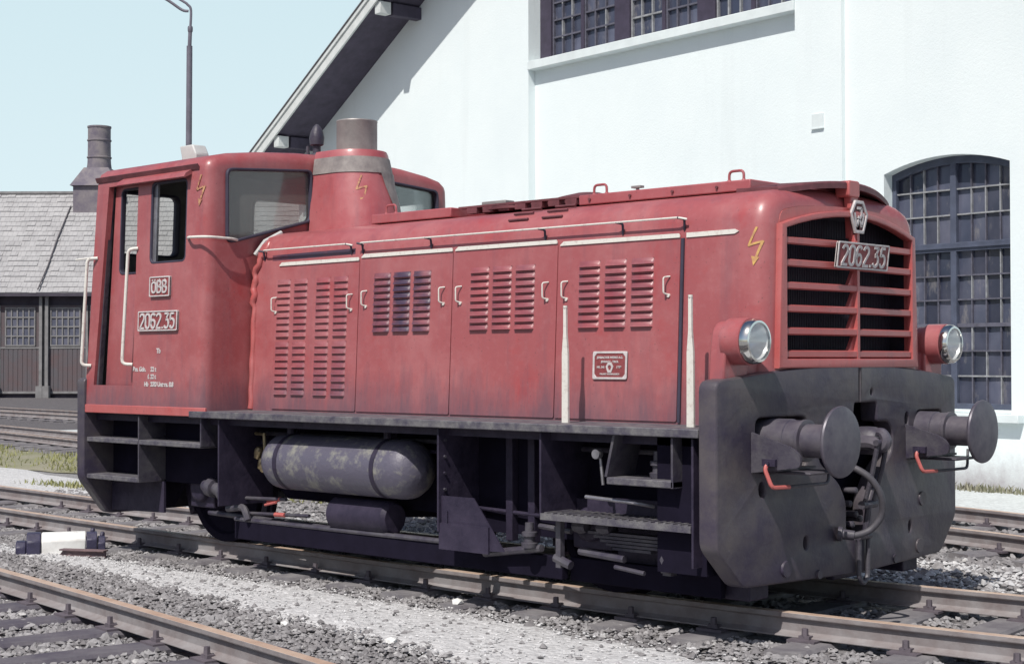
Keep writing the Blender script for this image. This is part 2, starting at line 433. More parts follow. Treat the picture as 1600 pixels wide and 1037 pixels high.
M['sleeper'] = simple('grey_weathered_sleeper', (.23, .22, .225), .9, scale=4, col2=(.13, .12, .135), bmp=.4)
M['sleeper_oily'] = simple('oily_dark_sleeper', (.135, .125, .14), .85, scale=4, col2=(.07, .062, .085), bmp=.4)
M['clip'] = simple('rail_clip_steel', (.13, .11, .13), .7, var=.3, scale=12)
M['grass'] = simple('dry_green_grass', (.22, .24, .085), .9, scale=.8, col2=(.30, .28, .15))
M['weed'] = simple('dry_weeds', (.27, .25, .20), .9, scale=2, col2=(.22, .23, .14))
M['lever_black'] = simple('navy_black_iron', (.05, .045, .09), .5, var=.35, scale=10, bmp=.2)
M['lever_white'] = simple('white_painted_iron', (.80, .80, .78), .6, scale=9, col2=(.62, .60, .58), lo=.5, hi=.8)
M['rust_red'] = simple('rust_red_steel', (.20, .13, .13), .75, scale=9, col2=(.13, .09, .10), bmp=.2)
M['lamp_post'] = simple('grey_lamp_post_paint', (.16, .15, .19), .6, var=.25)

# ------------------------------------------------------------------ camera (solved from the photograph)
f_px, yaw, pit, rol = 2435.46, 0.753545, 0.0182243, -0.0014629
cpos = Vector((5.312, -8.672, 1.5043))
fw = Vector((-math.sin(yaw) * math.cos(pit), math.cos(yaw) * math.cos(pit), math.sin(pit)))
rt = fw.cross(Vector((0, 0, 1))).normalized(); up = rt.cross(fw)
rt, up = rt * math.cos(rol) + up * math.sin(rol), up * math.cos(rol) - rt * math.sin(rol)
cd = bpy.data.cameras.new('camera'); cam = bpy.data.objects.new('camera', cd); C.objects.link(cam)
cd.sensor_width = 36; cd.lens = f_px / 1600 * 36; cd.clip_end = 2000; cd.clip_start = .1
mw = Matrix((rt, up, -fw)).transposed().to_4x4(); mw.translation = cpos; cam.matrix_world = mw
scene.camera = cam

# ------------------------------------------------------------------ light
S = Vector((.28, -1, 1.35)).normalized()
el = math.asin(S.z); az = math.atan2(S.x, S.y)
sl = bpy.data.lights.new('sun', 'SUN'); sl.energy = 3.4; sl.angle = R(.53); sl.color = (1, .955, .89)
so = bpy.data.objects.new('sun', sl); C.objects.link(so); so.rotation_euler = (-S).to_track_quat('-Z', 'Y').to_euler()
w = bpy.data.worlds.new('World'); scene.world = w; w.use_nodes = True; wt = w.node_tree
sky = wt.nodes.new('ShaderNodeTexSky'); sky.sky_type = 'NISHITA'; sky.sun_disc = False
sky.sun_elevation = el; sky.sun_rotation = az; sky.air_density = 1.0; sky.dust_density = 2.5; sky.ozone_density = 1.0; sky.altitude = 450
bg = wt.nodes['Background']; bg.inputs['Strength'].default_value = .125
bg.inputs['Strength'].default_value = .07; wt.links.new(sky.outputs[0], bg.inputs['Color'])
# pale summer haze low over the horizon, thinning out upwards
hz = wt.nodes.new('ShaderNodeBackground'); hz.inputs['Strength'].default_value = .12
tcw = wt.nodes.new('ShaderNodeTexCoord'); sp = wt.nodes.new('ShaderNodeSeparateXYZ'); wt.links.new(tcw.outputs['Generated'], sp.inputs[0])
cr = wt.nodes.new('ShaderNodeValToRGB'); cr.color_ramp.elements[0].color = (5.1, 6.0, 6.3, 1); cr.color_ramp.elements[1].position = .30; cr.color_ramp.elements[1].color = (4.0, 5.2, 5.65, 1)
wt.links.new(sp.outputs['Z'], cr.inputs[0]); wt.links.new(cr.outputs[0], hz.inputs['Color'])
mrw = wt.nodes.new('ShaderNodeMapRange'); mrw.interpolation_type = 'SMOOTHSTEP'; mrw.inputs['From Min'].default_value = .22; mrw.inputs['From Max'].default_value = .36; mrw.inputs['To Min'].default_value = 1; mrw.inputs['To Max'].default_value = 0
wt.links.new(sp.outputs['Z'], mrw.inputs['Value']); mxw = wt.nodes.new('ShaderNodeMixShader'); 
mry = wt.nodes.new('ShaderNodeMapRange'); mry.interpolation_type = 'SMOOTHSTEP'; mry.inputs['From Min'].default_value = -.35; mry.inputs['From Max'].default_value = .25; wt.links.new(sp.outputs['Y'], mry.inputs['Value'])
mlw = wt.nodes.new('ShaderNodeMath'); mlw.operation = 'MULTIPLY'; wt.links.new(mrw.outputs[0], mlw.inputs[0]); wt.links.new(mry.outputs[0], mlw.inputs[1]); wt.links.new(mlw.outputs[0], mxw.inputs[0])
wt.links.new(bg.outputs[0], mxw.inputs[1]); wt.links.new(hz.outputs[0], mxw.inputs[2]); wt.links.new(mxw.outputs[0], wt.nodes['World Output'].inputs['Surface'])
vs = scene.view_settings; vs.view_transform = 'Standard'; vs.look = 'None'; vs.gamma = 1; vs.exposure = .34; vs.use_curve_mapping = False
scene.cycles.max_bounces = 8; scene.cycles.transparent_max_bounces = 12
scene.cycles.use_denoising = True

# ================================================================== LOCOMOTIVE
loco = empty('diesel_locomotive', (-3.2, 0, 0), 'red shunting diesel locomotive with black buffer beam standing on the middle track', 'locomotive')
P_ = lambda name, bm, mat, par=None, **k: obj(name, bm, mat, par or loco, **k)

def side_y(z):   # hood flank, slightly tapering upwards
    return -.955 + (z - 1.1) * .045

def hood_profile(n=7):
    L = [(-.955, 1.10), (-.955 + .045 * .6, 1.7), (-.903, 2.27)]
    c = [(-.897, 2.36), (-.868, 2.44), (-.81, 2.50), (-.72, 2.533), (-.60, 2.553), (-.40, 2.57), (-.2, 2.578)]
    L += c
    return L + [(0, 2.58)] + [(-y, z) for y, z in L[::-1]]
def offset_prof(P, d):
    out = []; n = len(P)
    for i, (y, z) in enumerate(P):
        a = Vector(P[max(i - 1, 0)]).to_2d(); b = Vector(P[min(i + 1, n - 1)]).to_2d(); t = (b - a).normalized()
        nn = Vector((t.y, -t.x))           # inward (profile runs left -> over the top -> right)
        if i in (0, n - 1): out.append((y + (d if i == 0 else -d), z)); continue
        out.append((y + nn.x * d, z + nn.y * d))
    return out
def loft(bm, prof, stations, caps=(True, True)):
    rings = [[bm.verts.new((x, y, z)) for y, z in offset_prof(prof, d)] for x, d in stations]
    n = len(prof)
    for a, b in zip(rings, rings[1:]):
        for i in range(n): bm.faces.new((a[i], a[(i + 1) % n], b[(i + 1) % n], b[i]))
    if caps[0]: bm.faces.new(rings[0][::-1])
    if caps[1]: bm.faces.new(rings[-1])
    return rings
RH = .12
HP = hood_profile()
st = [(-4.80, 0), (-3.5, 0), (-2.5, 0), (-1.5, 0), (-.5, 0)] + [(-.02 + RH * math.sin(R(a)), RH * (1 - math.cos(R(a)))) for a in (0, 15, 30, 45, 60, 75, 88)]
bm = B(); rg = loft(bm, HP, st, (True, False))
for r_ in rg[6:]:
    for v in (r_[0], r_[-1]): v.co.z = 1.36
bot = {v for r_ in rg[5:] for v in (r_[0], r_[-1])}
bmesh.ops.delete(bm, geom=[f for f in bm.faces if all(v in bot for v in f.verts)], context='FACES_ONLY')
hood = P_('hood', bm, M['red'], ang=40)

def vx(y): return .10 + .05 * (1 - min(abs(y) / .83, 1))      # front of the hood is a shallow V in plan
# front panel with the arched grille opening
fp = offset_prof(HP, RH * .98)
outer = [(y, max(z, 1.375)) for y, z in fp]
archz = lambda y: 2.405 - .105 * (y / .76) ** 2
hole = [(-.755, 1.50)] + [(y, archz(y)) for y in np.linspace(-.755, .755, 13)] + [(.755, 1.50)]
bm = plate_mesh(outer, [hole], .03)
for yy in np.linspace(-.8, .8, 17):
    bmesh.ops.bisect_plane(bm, geom=bm.verts[:] + bm.edges[:] + bm.faces[:], plane_co=(float(yy), 0, 0), plane_no=(1, 0, 0), dist=1e-5)
remap(bm, lambda u, v, q: Vector((vx(u) - .014 + q, u, v)))
front = P_('front_panel', bm, M['red_front'], ang=25)
# raised frame round the grille
oz = lambda y: 2.44 - .12 * (y / .80) ** 2
o2 = [(-.835, 1.455)] + [(y * (1 if True else 1), oz(y)) for y in np.linspace(-.80, .80, 17)] + [(.835, 1.455)]
bm = plate_mesh(o2, [[(y * .995, z + (.012 if z < 1.6 else -.004)) for y, z in hole]], .05, .008)
for yy in np.linspace(-.8, .8, 17):
    bmesh.ops.bisect_plane(bm, geom=bm.verts[:] + bm.edges[:] + bm.faces[:], plane_co=(float(yy), 0, 0), plane_no=(1, 0, 0), dist=1e-5)
remap(bm, lambda u, v, q: Vector((vx(u) + .012 + q, u, v)))
grille = P_('grille_frame', bm, M['red_front'], ang=25)
for z in (2.225, 2.09, 1.953, 1.815, 1.678, 1.54):
    bm = B()
    for s in (-1, 1):
        w_ = .765
        A = [(-.05, .012), (.012, -.024), (.026, -.016), (.026, .016), (.012, .022), (-.04, .026)]
        ra = [bm.verts.new((vx(w_) + dx, s * w_, z + dz)) for dx, dz in A]
        rb = [bm.verts.new((vx(0) + dx, 0 + s * .001, z + dz)) for dx, dz in A]
        for i in range(len(A)): bm.faces.new((ra[i], rb[i], rb[(i + 1) % len(A)], ra[(i + 1) % len(A)]))
        bm.faces.new(ra); bm.faces.new(rb)
    P_('grille_slat', bm, M['red_front'], grille)
bm = B(); prism(bm, [(.135, -.020), (.178, -.014), (.178, .014), (.135, .020)], 1.49, 2.36, lambda u, v, q: Vector((u, v, q)))
for z in (2.09, 1.953, 1.815, 1.678, 1.54):
    prism(bm, [(-.012, z + .02), (-.075, z + .024), (-.012, z + .118)], .125, .15, lambda u, v, q: Vector((q, u, v)))
P_('grille_centre_bar', bm, M['red_front'], grille)
# radiator behind the grille
bm = B(); box(bm, -.10, -.04, -.80, .80, 1.45, 2.45)
for y in np.arange(-.74, .75, .02): box(bm, -.041, -.036, y - .004, y + .004, 1.47, 2.40)
for q in (-1, 1): box(bm, -.04, .082, min(q * .765, q * .79), max(q * .765, q * .79), 1.46, 2.36)
box(bm, -.04, .08, -.76, .76, 1.47, 1.49)
P_('radiator', bm, M['mesh'])
# hood visor
bm = B(); ys = np.linspace(-.66, .66, 17)
top = [Vector((.01 + .13 * (1 - (y / .66) ** 2), y, 2.628 - .07 * (y / .66) ** 2)) for y in ys]
rows = [[bm.verts.new(p + Vector(d)) for p in top] for d in ((-.30, 0, .01), (0, 0, 0), (.012, 0, -.012), (.012, 0, -.045), (-.01, 0, -.045), (-.02, 0, -.018), (-.30, 0, -.018))]
for a, b in zip(rows, rows[1:] + rows[:1]):
    for i in range(len(ys) - 1): bm.faces.new((a[i], a[i + 1], b[i + 1], b[i]))
bm.faces.new([r[0] for r in rows]); bm.faces.new([r[-1] for r in rows][::-1])
P_('hood_visor', bm, M['red_dark'])
bm = B(); box(bm, -.28, -.035, -.60, .60, 2.50, 2.575); P_('visor_gap_shade', bm, M['black'])  # black filler stands in for the shaded gap under the visor
# maker's badge and its bracket
bm = B()
prism(bm, rrect(-.085, .045, 2.53, 2.635, .02), .06, .165, YZ)
prism(bm, [(-.05, 2.55), (.04, 2.55), (.03, 2.27), (-.03, 2.27)], .10, .155, YZ)
prism(bm, [(-.03, 2.30), (.03, 2.30), (.03, 2.20), (-.03, 2.20)], .12, .172, YZ)
badge_br = P_('badge_bracket', bm, M['red_front'], bevel=.008)
hx = lambda s: [(0, .118 * s), (.079 * s, .066 * s), (.079 * s, -.0 * s), (.045 * s, -.112 * s), (-.045 * s, -.112 * s), (-.079 * s, 0), (-.079 * s, .066 * s)]
hexp = lambda s: [(-.048 * s, .104 * s), (.048 * s, .104 * s), (.103 * s, .02 * s), (.05 * s, -.104 * s), (-.05 * s, -.104 * s), (-.103 * s, .02 * s)]
bm = plate_mesh(hexp(1.0), [hexp(.80)], .016, .003); remap(bm, lambda u, v, q: Vector((.182 + q, u, v + 2.405)))
badge = P_('maker_badge', bm, M['plate_white'])
bm = B(); prism(bm, hexp(.9), .160, .178, lambda u, v, q: Vector((q, u, v + 2.405))); P_('badge_field', bm, M['red_dark'], badge)
bm = B(); fnb = lambda u, v, d: Vector((.178 + d, u, v + 2.405))
ribbon(bm, [(-.024, .056), (.024, .056), (.024, .012), (.008, -.004), (-.018, 0)], .017, fnb, .012)
ribbon(bm, [(-.056, .026), (-.03, -.06), (0, -.008), (.03, -.06), (.056, .026)], .016, fnb, .010)
P_('badge_monogram', bm, M['plate_white'], badge)

# number and owner plates --------------------------------------------------
def number_plate(name, fn, w_, h_, txt, lh, sw, sq, gap):
    bm = plate_mesh(rrect(-w_ / 2, w_ / 2, -h_ / 2, h_ / 2, .012), (), .012, .002); remap(bm, lambda u, v, q: fn(u, v, q))
    o = P_(name, bm, M['plate_red'])
    bm = plate_mesh(rrect(-w_ / 2, w_ / 2, -h_ / 2, h_ / 2, .012), [rrect(-w_ / 2 + .011, w_ / 2 - .011, -h_ / 2 + .011, h_ / 2 - .011, .008)], .022, .002)
    remap(bm, lambda u, v, q: fn(u, v, q)); P_('plate_border', bm, M['plate_white'], o)
    bm = B(); letters(bm, txt, lh, sw, lambda u, v, d: fn(u, v, .006 + d), .007, gap, sq); P_('plate_lettering', bm, M['plate_white'], o)
    return o
number_plate('number_plate', lambda u, v, d: Vector((.205 + d + .02 * (v / .16), u + .005, v + 2.155 - .0 * u)), .615, .165, '2062.35', .118, .0175, 1.0, .21)
cab_y = lambda z: -1.402 + (z - 1.07) * .033
fnc = lambda cx, cz: (lambda u, v, d: Vector((cx + u, cab_y(cz + v) - .012 - d, cz + v)))
number_plate('number_plate', fnc(-5.475, 1.83), .555, .165, '2062.35', .116, .0168, .98, .19)
number_plate('owner_plate', fnc(-5.46, 2.11), .285, .165, 'ÖBB', .095, .0155, 1.12, .21)
# builder's plate on the last door
BPc = (-1.068, 1.472); fnd = lambda u, v, d: Vector((BPc[0] + u, side_y(BPc[1] + v) - .012 - d, BPc[1] + v))
bm = plate_mesh(rrect(-.142, .142, -.09, .09, .012), (), .012, .002); remap(bm, lambda u, v, q: fnd(u, v, q)); bpl = P_('builders_plate', bm, M['plate_red'])
inn = [(-.127, -.055), (-.127, .055), (-.107, .076), (.107, .076), (.127, .055), (.127, -.055), (.107, -.076), (-.107, -.076)]
bm = plate_mesh(rrect(-.142, .142, -.09, .09, .012), [inn], .02, .002); remap(bm, lambda u, v, q: fnd(u, v, q)); P_('plate_border', bm, M['plate_white'], bpl)
bm = B()
for s, sz, u0, v0 in (('JENBACHER WERKE A.G.', .0195, 0, .050), ('JENBACH - TIROL', .0185, 0, .023), ('NR. 345', .019, -.075, -.012), ('1959', .021, .075, -.012), ('BAUART HYDRAULISCH', .015, 0, -.056)):
    tb = text_bm(s, sz, .0006, .001); remap(tb, lambda u, v, q, u0=u0, v0=v0: fnd(u + u0, v + v0, .0075 + q)); add_bm(bm, tb)
add_bm(bm, remap(plate_mesh([(x * .30, y * .30) for x, y in hexp(1)], [[(x * .30, y * .30) for x, y in hexp(.5)]], .004), lambda u, v, q: fnd(u, v - .014, .008 + q)))
P_('plate_lettering', bm, M['plate_white'], bpl)

# lightning flashes
def bolt(fn, s, mat):
    bm = B(); P = [Vector(p) * s for p in ((.02, .5), (-.20, .02), (.17, .12), (.0, -.36))]
    for a, b in zip(P, P[1:]):
        e = (b - a).normalized() * .018 * s
        ribbon1(bm, [tuple((a - e).lerp(b + e, k / 8)) for k in range(9)], .06 * s, fn, .004)
    A = [Vector(p) * s for p in ((-.11, -.27), (.10, -.31), (-.05, -.54))]; g = 6; row = []
    for i in range(g + 1):
        row.append([bm.verts.new(fn(*(A[0].lerp(A[1], k / g).lerp(A[2], i / g)), .004)) for k in range(g + 1)])
    for r0, r1 in zip(row, row[1:]):
        for k in range(g): bm.faces.new((r0[k], r0[k + 1], r1[k + 1], r1[k]))
    bmesh.ops.remove_doubles(bm, verts=bm.verts[:], dist=1e-6)
    return P_('lightning_flash', bm, mat)
def corner_fn(cx, cz, base):
    def fn(u, v, d):
        x = cx + u
        z = cz + v; y0 = side_y(z)
        if x > -.02:
            a = min(max((x + .02) / RH, 0), 1); ang = math.asin(a); y0 = y0 + RH * (1 - math.cos(ang))
            return Vector((x + d * a, y0 - d * math.cos(ang), z))
        return Vector((x, y0 - d, z))
    return fn
bolt(corner_fn(.015, 2.185, 0), .22, M['yellow'])

# hood doors ----------------------------------------------------------------
def louvre(bm, x0, x1, z, h, out=.022):
    """a pressed louvre: slopes outward towards its lower lip"""
    n = 3; pts = []
    def P(x, t, k):   # t 0 top .. 1 lip
        zz = z - h * t; o = out * (t ** .8) * k
        return Vector((x, side_y(zz) - .010 - o, zz))
    cols = [(x0, 0), (x0 + .012, 1), (x1 - .012, 1), (x1, 0)]
    g = [[bm.verts.new(P(x, t, k)) for x, k in cols] for t in (0, .45, 1)]
    for a, b in zip(g, g[1:]):
        for i in range(3): bm.faces.new((a[i], a[i + 1], b[i + 1], b[i]))
    base = [bm.verts.new(Vector((x, side_y(z - h) - .0102, z - h + .006))) for x, k in cols]
    for i in range(3): bm.faces.new((g[-1][i], g[-1][i + 1], base[i + 1], base[i]))
def door_handle(x, z, par):
    y = side_y(z) - .01
    bm = B(); tube(bm, round_path([(x + .02, y, z + .06), (x - .006, y - .035, z + .055), (x - .006, y - .035, z - .045), (x + .012, y, z - .055)], .014), .0055, 8)
    cone(bm, (x + .012, y + .002, z - .058), (x + .012, y - .012, z - .058), .012, n=10)
    P_('door_handle', bm, M['white'], par)
DX = [-4.545, -3.535, -2.535, -1.545, -.53]
dz1 = {0: 2.262, 1: 2.282, 2: 2.285, 3: 2.270}
for k in range(4):
    x0, x1 = DX[k] + .004, DX[k + 1] - .004; zt = dz1[k]
    bm = B(); pr = rrect(x0, x1, 1.125, zt, .012, 3)
    a = [bm.verts.new((x, side_y(z) - .010, z)) for x, z in pr]; b = [bm.verts.new((x, side_y(z) + .004, z)) for x, z in pr]
    bm.faces.new(a); bm.faces.new(b[::-1]); n = len(pr)
    for i in range(n): bm.faces.new((a[i], b[i], b[(i + 1) % n], a[(i + 1) % n]))
    d = P_('hood_door', bm, M['red'])
    bm = B(); xs = (x0 + (.02 if k else .05), x1)
    prism(bm, [(xs[0], zt - .002), (xs[0] + .03, zt + .020), (xs[1] - .01, zt + .020), (xs[1], zt + .006), (xs[1], zt - .006), (xs[0], zt - .008)], 0, .008, lambda u, v, q: Vector((u, side_y(v) - .0105 - q, v)))
    P_('white_edge_strip', bm, M['white'], d)
    bm = B()
    if k == 0:
        for cx in (-4.425, -4.215, -3.945, -3.735):
            for r_ in range(9): louvre(bm, cx - .09, cx + .075, 2.145 - r_ * .0515, .040, .018)
            for r_ in range(8): louvre(bm, cx - .09, cx + .075, 1.655 - r_ * .0535, .042, .018)
    else:
        c0 = {1: (-3.275, -3.06, -2.845), 2: (-2.265, -2.05, -1.835), 3: (-1.265, -1.045, -.825)}[k]
        for cx in c0:
            for r_ in range(9): louvre(bm, cx - .09, cx + .09, 2.152 - r_ * .0495, .040, .022)
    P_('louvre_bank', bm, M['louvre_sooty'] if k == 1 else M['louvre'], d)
    hz = 1.965
    for hxp in ((DX[k] + .075, DX[k + 1] - .095) if k else (DX[k] + .01, DX[k + 1] - .09)):
        door_handle(hxp, hz - (.0 if k else .02), d)
# white edge strip ahead of the doors
bm = B(); prism(bm, [(-.49, 2.262), (-.49, 2.292), (-.13, 2.294), (-.10, 2.28), (-.13, 2.266)], 0, .008, lambda u, v, q: Vector((u, side_y(v) - q, v)))
P_('white_edge_strip', bm, M['white'])
bm = B(); box(bm, -.525, -.505, -.97, -.88, 1.12, 2.26, lambda v: Vector((v.x, v.y + (v.z - 1.1) * .045, v.z))); P_('door_seal', bm, M['rubber'])
# hood hand rails
def rail(x0, x1, posts):
    bm = B(); y = -.95; z = 2.385
    tube(bm, round_path([(x0, -.86, z - .01), (x0 + .03, y, z), (x1 - .05, y, z), (x1, -.93, z - .012)], .03), .0065, 8)
    o = P_('hood_hand_rail', bm, M['white'])
    for x in posts:
        b2 = B(); tube(b2, round_path([(x - .04, y, z), (x, y + .02, z - .01), (x - .02, -.902, z - .075)], .012), .008, 8); P_('rail_bracket', b2, M['rubber'], o)
rail(-4.70, -3.60, (-4.68, -3.62)); rail(-3.53, -.47, (-3.49, -2.75, -1.65, -.98, -.49))
# drip channel under the rail
bm = B(); prism(bm, [(-4.60, 2.300), (-3.60, 2.310), (-3.60, 2.352), (-4.60, 2.345)], 0, .006, lambda u, v, q: Vector((u, -.900 + .004 - q, v))); P_('drip_channel', bm, M['louvre_sooty'])
# roof hatches, covers, lifting loops
def loop(x, y, z, par, w_=.11, h_=.068):
    bm = B(); tube(bm, round_path([(x - w_ / 2, y, z - .01), (x - w_ / 2, y, z + h_), (x + w_ / 2, y, z + h_), (x + w_ / 2, y, z - .01)], .03), .009, 8)
    for s in (-1, 1): cone(bm, (x + s * w_ / 2, y, z - .012), (x + s * w_ / 2, y, z + .014), .02, .012, n=8)
    P_('lifting_loop', bm, M['red_top'], par)
bm = B(); box(bm, -3.74, -2.86, -.62, .62, 2.56, 2.632); hat = P_('roof_hatch', bm, M['red_top'], bevel=.008); loop(-3.55, -.58, 2.63, hat); loop(-2.92, .5, 2.63, hat)
bm = B(); cone(bm, (-3.15, .35, 2.62), (-3.15, .35, 2.72), .03, n=10); cone(bm, (-3.02, .30, 2.62), (-3.02, .30, 2.70), .045, .04, n=10); P_('filler_cap', bm, M['galv'], hat)
bm = B(); box(bm, -1.60, -.20, -.64, .64, 2.555, 2.625); hat = P_('roof_hatch', bm, M['red_top'], bevel=.008)
loop(-1.44, -.60, 2.62, hat); loop(-.33, -.60, 2.62, hat)
bm = B(); cone(bm, (-1.2, -.5, 2.62), (-1.2, -.5, 2.66), .012, n=8); box(bm, -1.24, -1.16, -.52, -.48, 2.655, 2.67); P_('hatch_latch', bm, M['galv'], hat)
bm = B()
for x in (-1.5, -1.15, -.8, -.45):
    cone(bm, (x, -.64, 2.59), (x, -.652, 2.59), .010, n=8)
P_('hatch_bolts', bm, M['red_dark'], hat)
for cx, cy, r_, h_, zb in ((-2.42, -.18, .40, .075, 2.625), (-1.95, -.12, .36, .10, 2.635), (-.62, -.1, .42, .085, 2.62)):
    bm = B(); lathe(bm, [(0, r_), (.02, r_), (.022, r_ * .97), (h_ * .7, r_ * .6), (h_, r_ * .25), (h_ + .004, .001)], (cx, cy, zb - .03), (0, 0, 1), 32); P_('fan_cover', bm, M['red_dark'])
bm = B()
for x in np.arange(-2.75, -1.6, .16): box(bm, x, x + .1, -.56, -.50, 2.58, 2.622)
box(bm, -2.84, -1.62, -.56, -.50, 2.62, 2.635); P_('roof_rib', bm, M['red_dark'])
bm = B(); box(bm, -2.66, -2.42, -.50, -.40, 2.632, 2.665); P_('hinge_block', bm, M['galv'], bevel=.006)
bm = B()
for j, x in enumerate((-1.93, -1.62)):
    for i, (y, z) in enumerate(((-.74, 2.5425), (-.81, 2.507), (-.855, 2.462))):
        tube(bm, [(x - .10 - i * .01, y, z + .006), (x + .08 - i * .01, y, z + .006)], .009, 6)
P_('shoulder_vent_slots', bm, M['red_dark'])

# cab -------------------------------------------------------------------------
def cab_profile():
    L = [(-1.402, 1.07), (-1.374, 1.9), (-1.345, 2.8), (-1.337, 3.02), (-1.333, 3.06), (-1.31, 3.105), (-1.25, 3.145), (-1.1, 3.178), (-.8, 3.215), (-.4, 3.245)]
    return L + [(0, 3.255)] + [(-y, z) for y, z in L[::-1]]
CP = cab_profile(); RC = .10; xf = -4.86
st = [(-6.56, 0), (-6.0, 0), (-5.4, 0)] + [(xf - RC + RC * math.sin(R(a)), RC * (1 - math.cos(R(a)))) for a in (0, 15, 30, 45, 60, 75, 90)]
bm = B(); rings = loft(bm, CP, st)
for v in rings[0]: v.co.x += .11 * (v.co.z - 1.07) / 2
bmesh.ops.recalc_face_normals(bm, faces=bm.faces[:])
cab = obj('cab', bm, M['red_cab'], loco)
IN = offset_prof(CP, .05); IN[0] = (IN[0][0], 1.11); IN[-1] = (IN[-1][0], 1.11)
bm = B(); r2 = loft(bm, IN, [(-6.50, 0), (xf - .05, 0)])
for v in r2[0]: v.co.x += .11 * (v.co.z - 1.07) / 2
cut = [obj('c', bm, M['interior'])]
def cutter(poly, w0, w1, fn, mat=None):
    bm = B(); prism(bm, poly, w0, w1, fn); cut.append(obj('c', bm, mat or M['red_cab']))
WINF = rpoly([(-1.175, 2.43), (-.295, 2.665), (-.295, 3.105), (-1.175, 3.045)], [.09, .05, .06, .06], 5)
for s in (1, -1): cutter([(y * s, z) for y, z in WINF], -5.05, -4.7, YZ)
WRS = (rrect(-1.18, -.53, 2.42, 2.98, .07), rrect(-.44, -.02, 2.46, 3.03, .07), rrect(.27, 1.16, 2.40, 3.03, .08))
for WR in WRS: cutter(WR, -6.7, -6.3, YZ)
WS = rrect(-5.645, -5.135, 2.30, 2.975, .05)
DO = [(-6.425, 1.30), (-5.835, 1.30), (-5.835, 2.985), (-6.28, 2.985)]
cutter(WS, -1.6, 1.6, XZ); cutter(DO, -1.6, -1.2, XZ); cutter(DO, 1.2, 1.6, XZ)
boolean_cut(cab, cut)
# window seals and panes in front
for s in (1, -1):
    sc = lambda P, k: P
    pin = rpoly([(-1.155, 2.456), (-.315, 2.682), (-.315, 3.085), (-1.155, 3.026)], [.08, .04, .05, .05], 5)
    bm = plate_mesh([(y * s, z) for y, z in WINF], [[(y * s, z) for y, z in pin]], .07, .006); remap(bm, lambda u, v, q: Vector((-4.868 + q, u, v)))
    fr = P_('windscreen', bm, M['rubber'], label='dusty near windscreen' if s > 0 else None)
    bm = plate_mesh([(y * s, z) for y, z in pin], (), .006); remap(bm, lambda u, v, q: Vector((-4.875 + q, u, v))); P_('pane', bm, M['glass_dirty'] if s > 0 else M['glass_clear'], fr)
    win = rrect(-5.628, -5.152, 2.317, 2.958, .04)
    bm = plate_mesh(WS, [win], .06, .005); remap(bm, lambda u, v, q: Vector((u, s * (cab_y(v) + .03) + q, v))); fr = P_('side_window', bm, M['rubber'])
    bm = plate_mesh(rrect(-5.628, -5.58, 2.317, 2.958, .004), (), .02); remap(bm, lambda u, v, q: Vector((u, s * (cab_y(v) + .03) + q, v))); P_('sliding_pane_edge', bm, M['steel'], fr)
    # door leaf, set back in its opening and slid a little forward
    DL = [(-6.345, 1.28), (-5.80, 1.28), (-5.80, 3.02), (-6.275, 3.02)]
    DW = rrect(-6.19, -5.885, 2.235, 2.965, .05)
    bm = plate_mesh(DL, [DW], .035, .004); remap(bm, lambda u, v, q: Vector((u, s * (cab_y(v) + .085) + q, v))); dr = P_('cab_door', bm, M['red_cab'])
    bm = plate_mesh(DW, [rrect(-6.175, -5.90, 2.25, 2.95, .04)], .045, .004); remap(bm, lambda u, v, q: Vector((u, s * (cab_y(v) + .085) + q, v))); P_('window_seal', bm, M['rubber'], dr)
    # door pillar strip in the open slot
    bm = B(); prism(bm, [(-6.425, 1.30), (-6.40, 1.30), (-6.288, 3.0), (-6.31, 3.0)], -.02, .02, lambda u, v, q: Vector((u, s * (cab_y(v) + .05) + q, v))); P_('door_track', bm, M['vent_grey'] if False else M['frame_worn'], dr)
for (a, b, z0, z1, r_) in ((-1.18, -.53, 2.42, 2.98, .07), (-.44, -.02, 2.46, 3.03, .07), (.27, 1.16, 2.40, 3.03, .08)):
    rin = rrect(a + .02, b - .02, z0 + .02, z1 - .02, r_ - .015)
    bm = plate_mesh(rrect(a, b, z0, z1, r_), [rin], .09, .006)
    remap(bm, lambda u, v, q: Vector((-6.535 + .11 * (v - 1.07) / 2 + q, u, v))); fr = P_('rear_window', bm, M['rubber'])
    bm = plate_mesh(rin, (), .006); remap(bm, lambda u, v, q: Vector((-6.535 + .11 * (v - 1.07) / 2 + q, u, v))); P_('pane', bm, M['glass_clear'], fr)
# rain gutter / awning over the near windows and roof drip edges
for s in (-1, 1):
    bm = B()
    prism(bm, [(0, 3.04), (.06, 3.005), (.078, 2.975), (.07, 2.968), (0, 3.0)], -6.05, -5.08, lambda u, v, q: Vector((q, s * (1.338 + u), v))); P_('window_awning', bm, M['red_cab'])
    bm = B(); prism(bm, [(0, 3.05), (.022, 3.075), (.03, 3.07), (.012, 3.03), (0, 3.03)], -6.46, -4.98, lambda u, v, q: Vector((q, s * (1.334 + u), v))); P_('roof_drip_edge', bm, M['red_dark'])
# lower skirt
bm = B(); box(bm, -6.56, -4.80, -1.412, -1.39, 1.064, 1.135); box(bm, -6.56, -4.80, 1.39, 1.412, 1.064, 1.135); P_('cab_skirt', bm, M['red_front'], bevel=.006)
# inside: control desk, partition
bm = B(); box(bm, -5.35, -4.93, -1.1, 1.1, 1.12, 2.20); box(bm, -5.20, -4.95, -.35, .35, 2.19, 2.42); desk = P_('control_desk', bm, M['interior'], bevel=.02)
bm = B(); box(bm, -5.6, -5.35, .45, .8, 1.55, 1.62); box(bm, -5.66, -5.6, .45, .8, 1.6, 2.05); cone(bm, (-5.47, .62, 1.12), (-5.47, .62, 1.56), .05); P_('driver_seat', bm, M['interior'], bevel=.02)
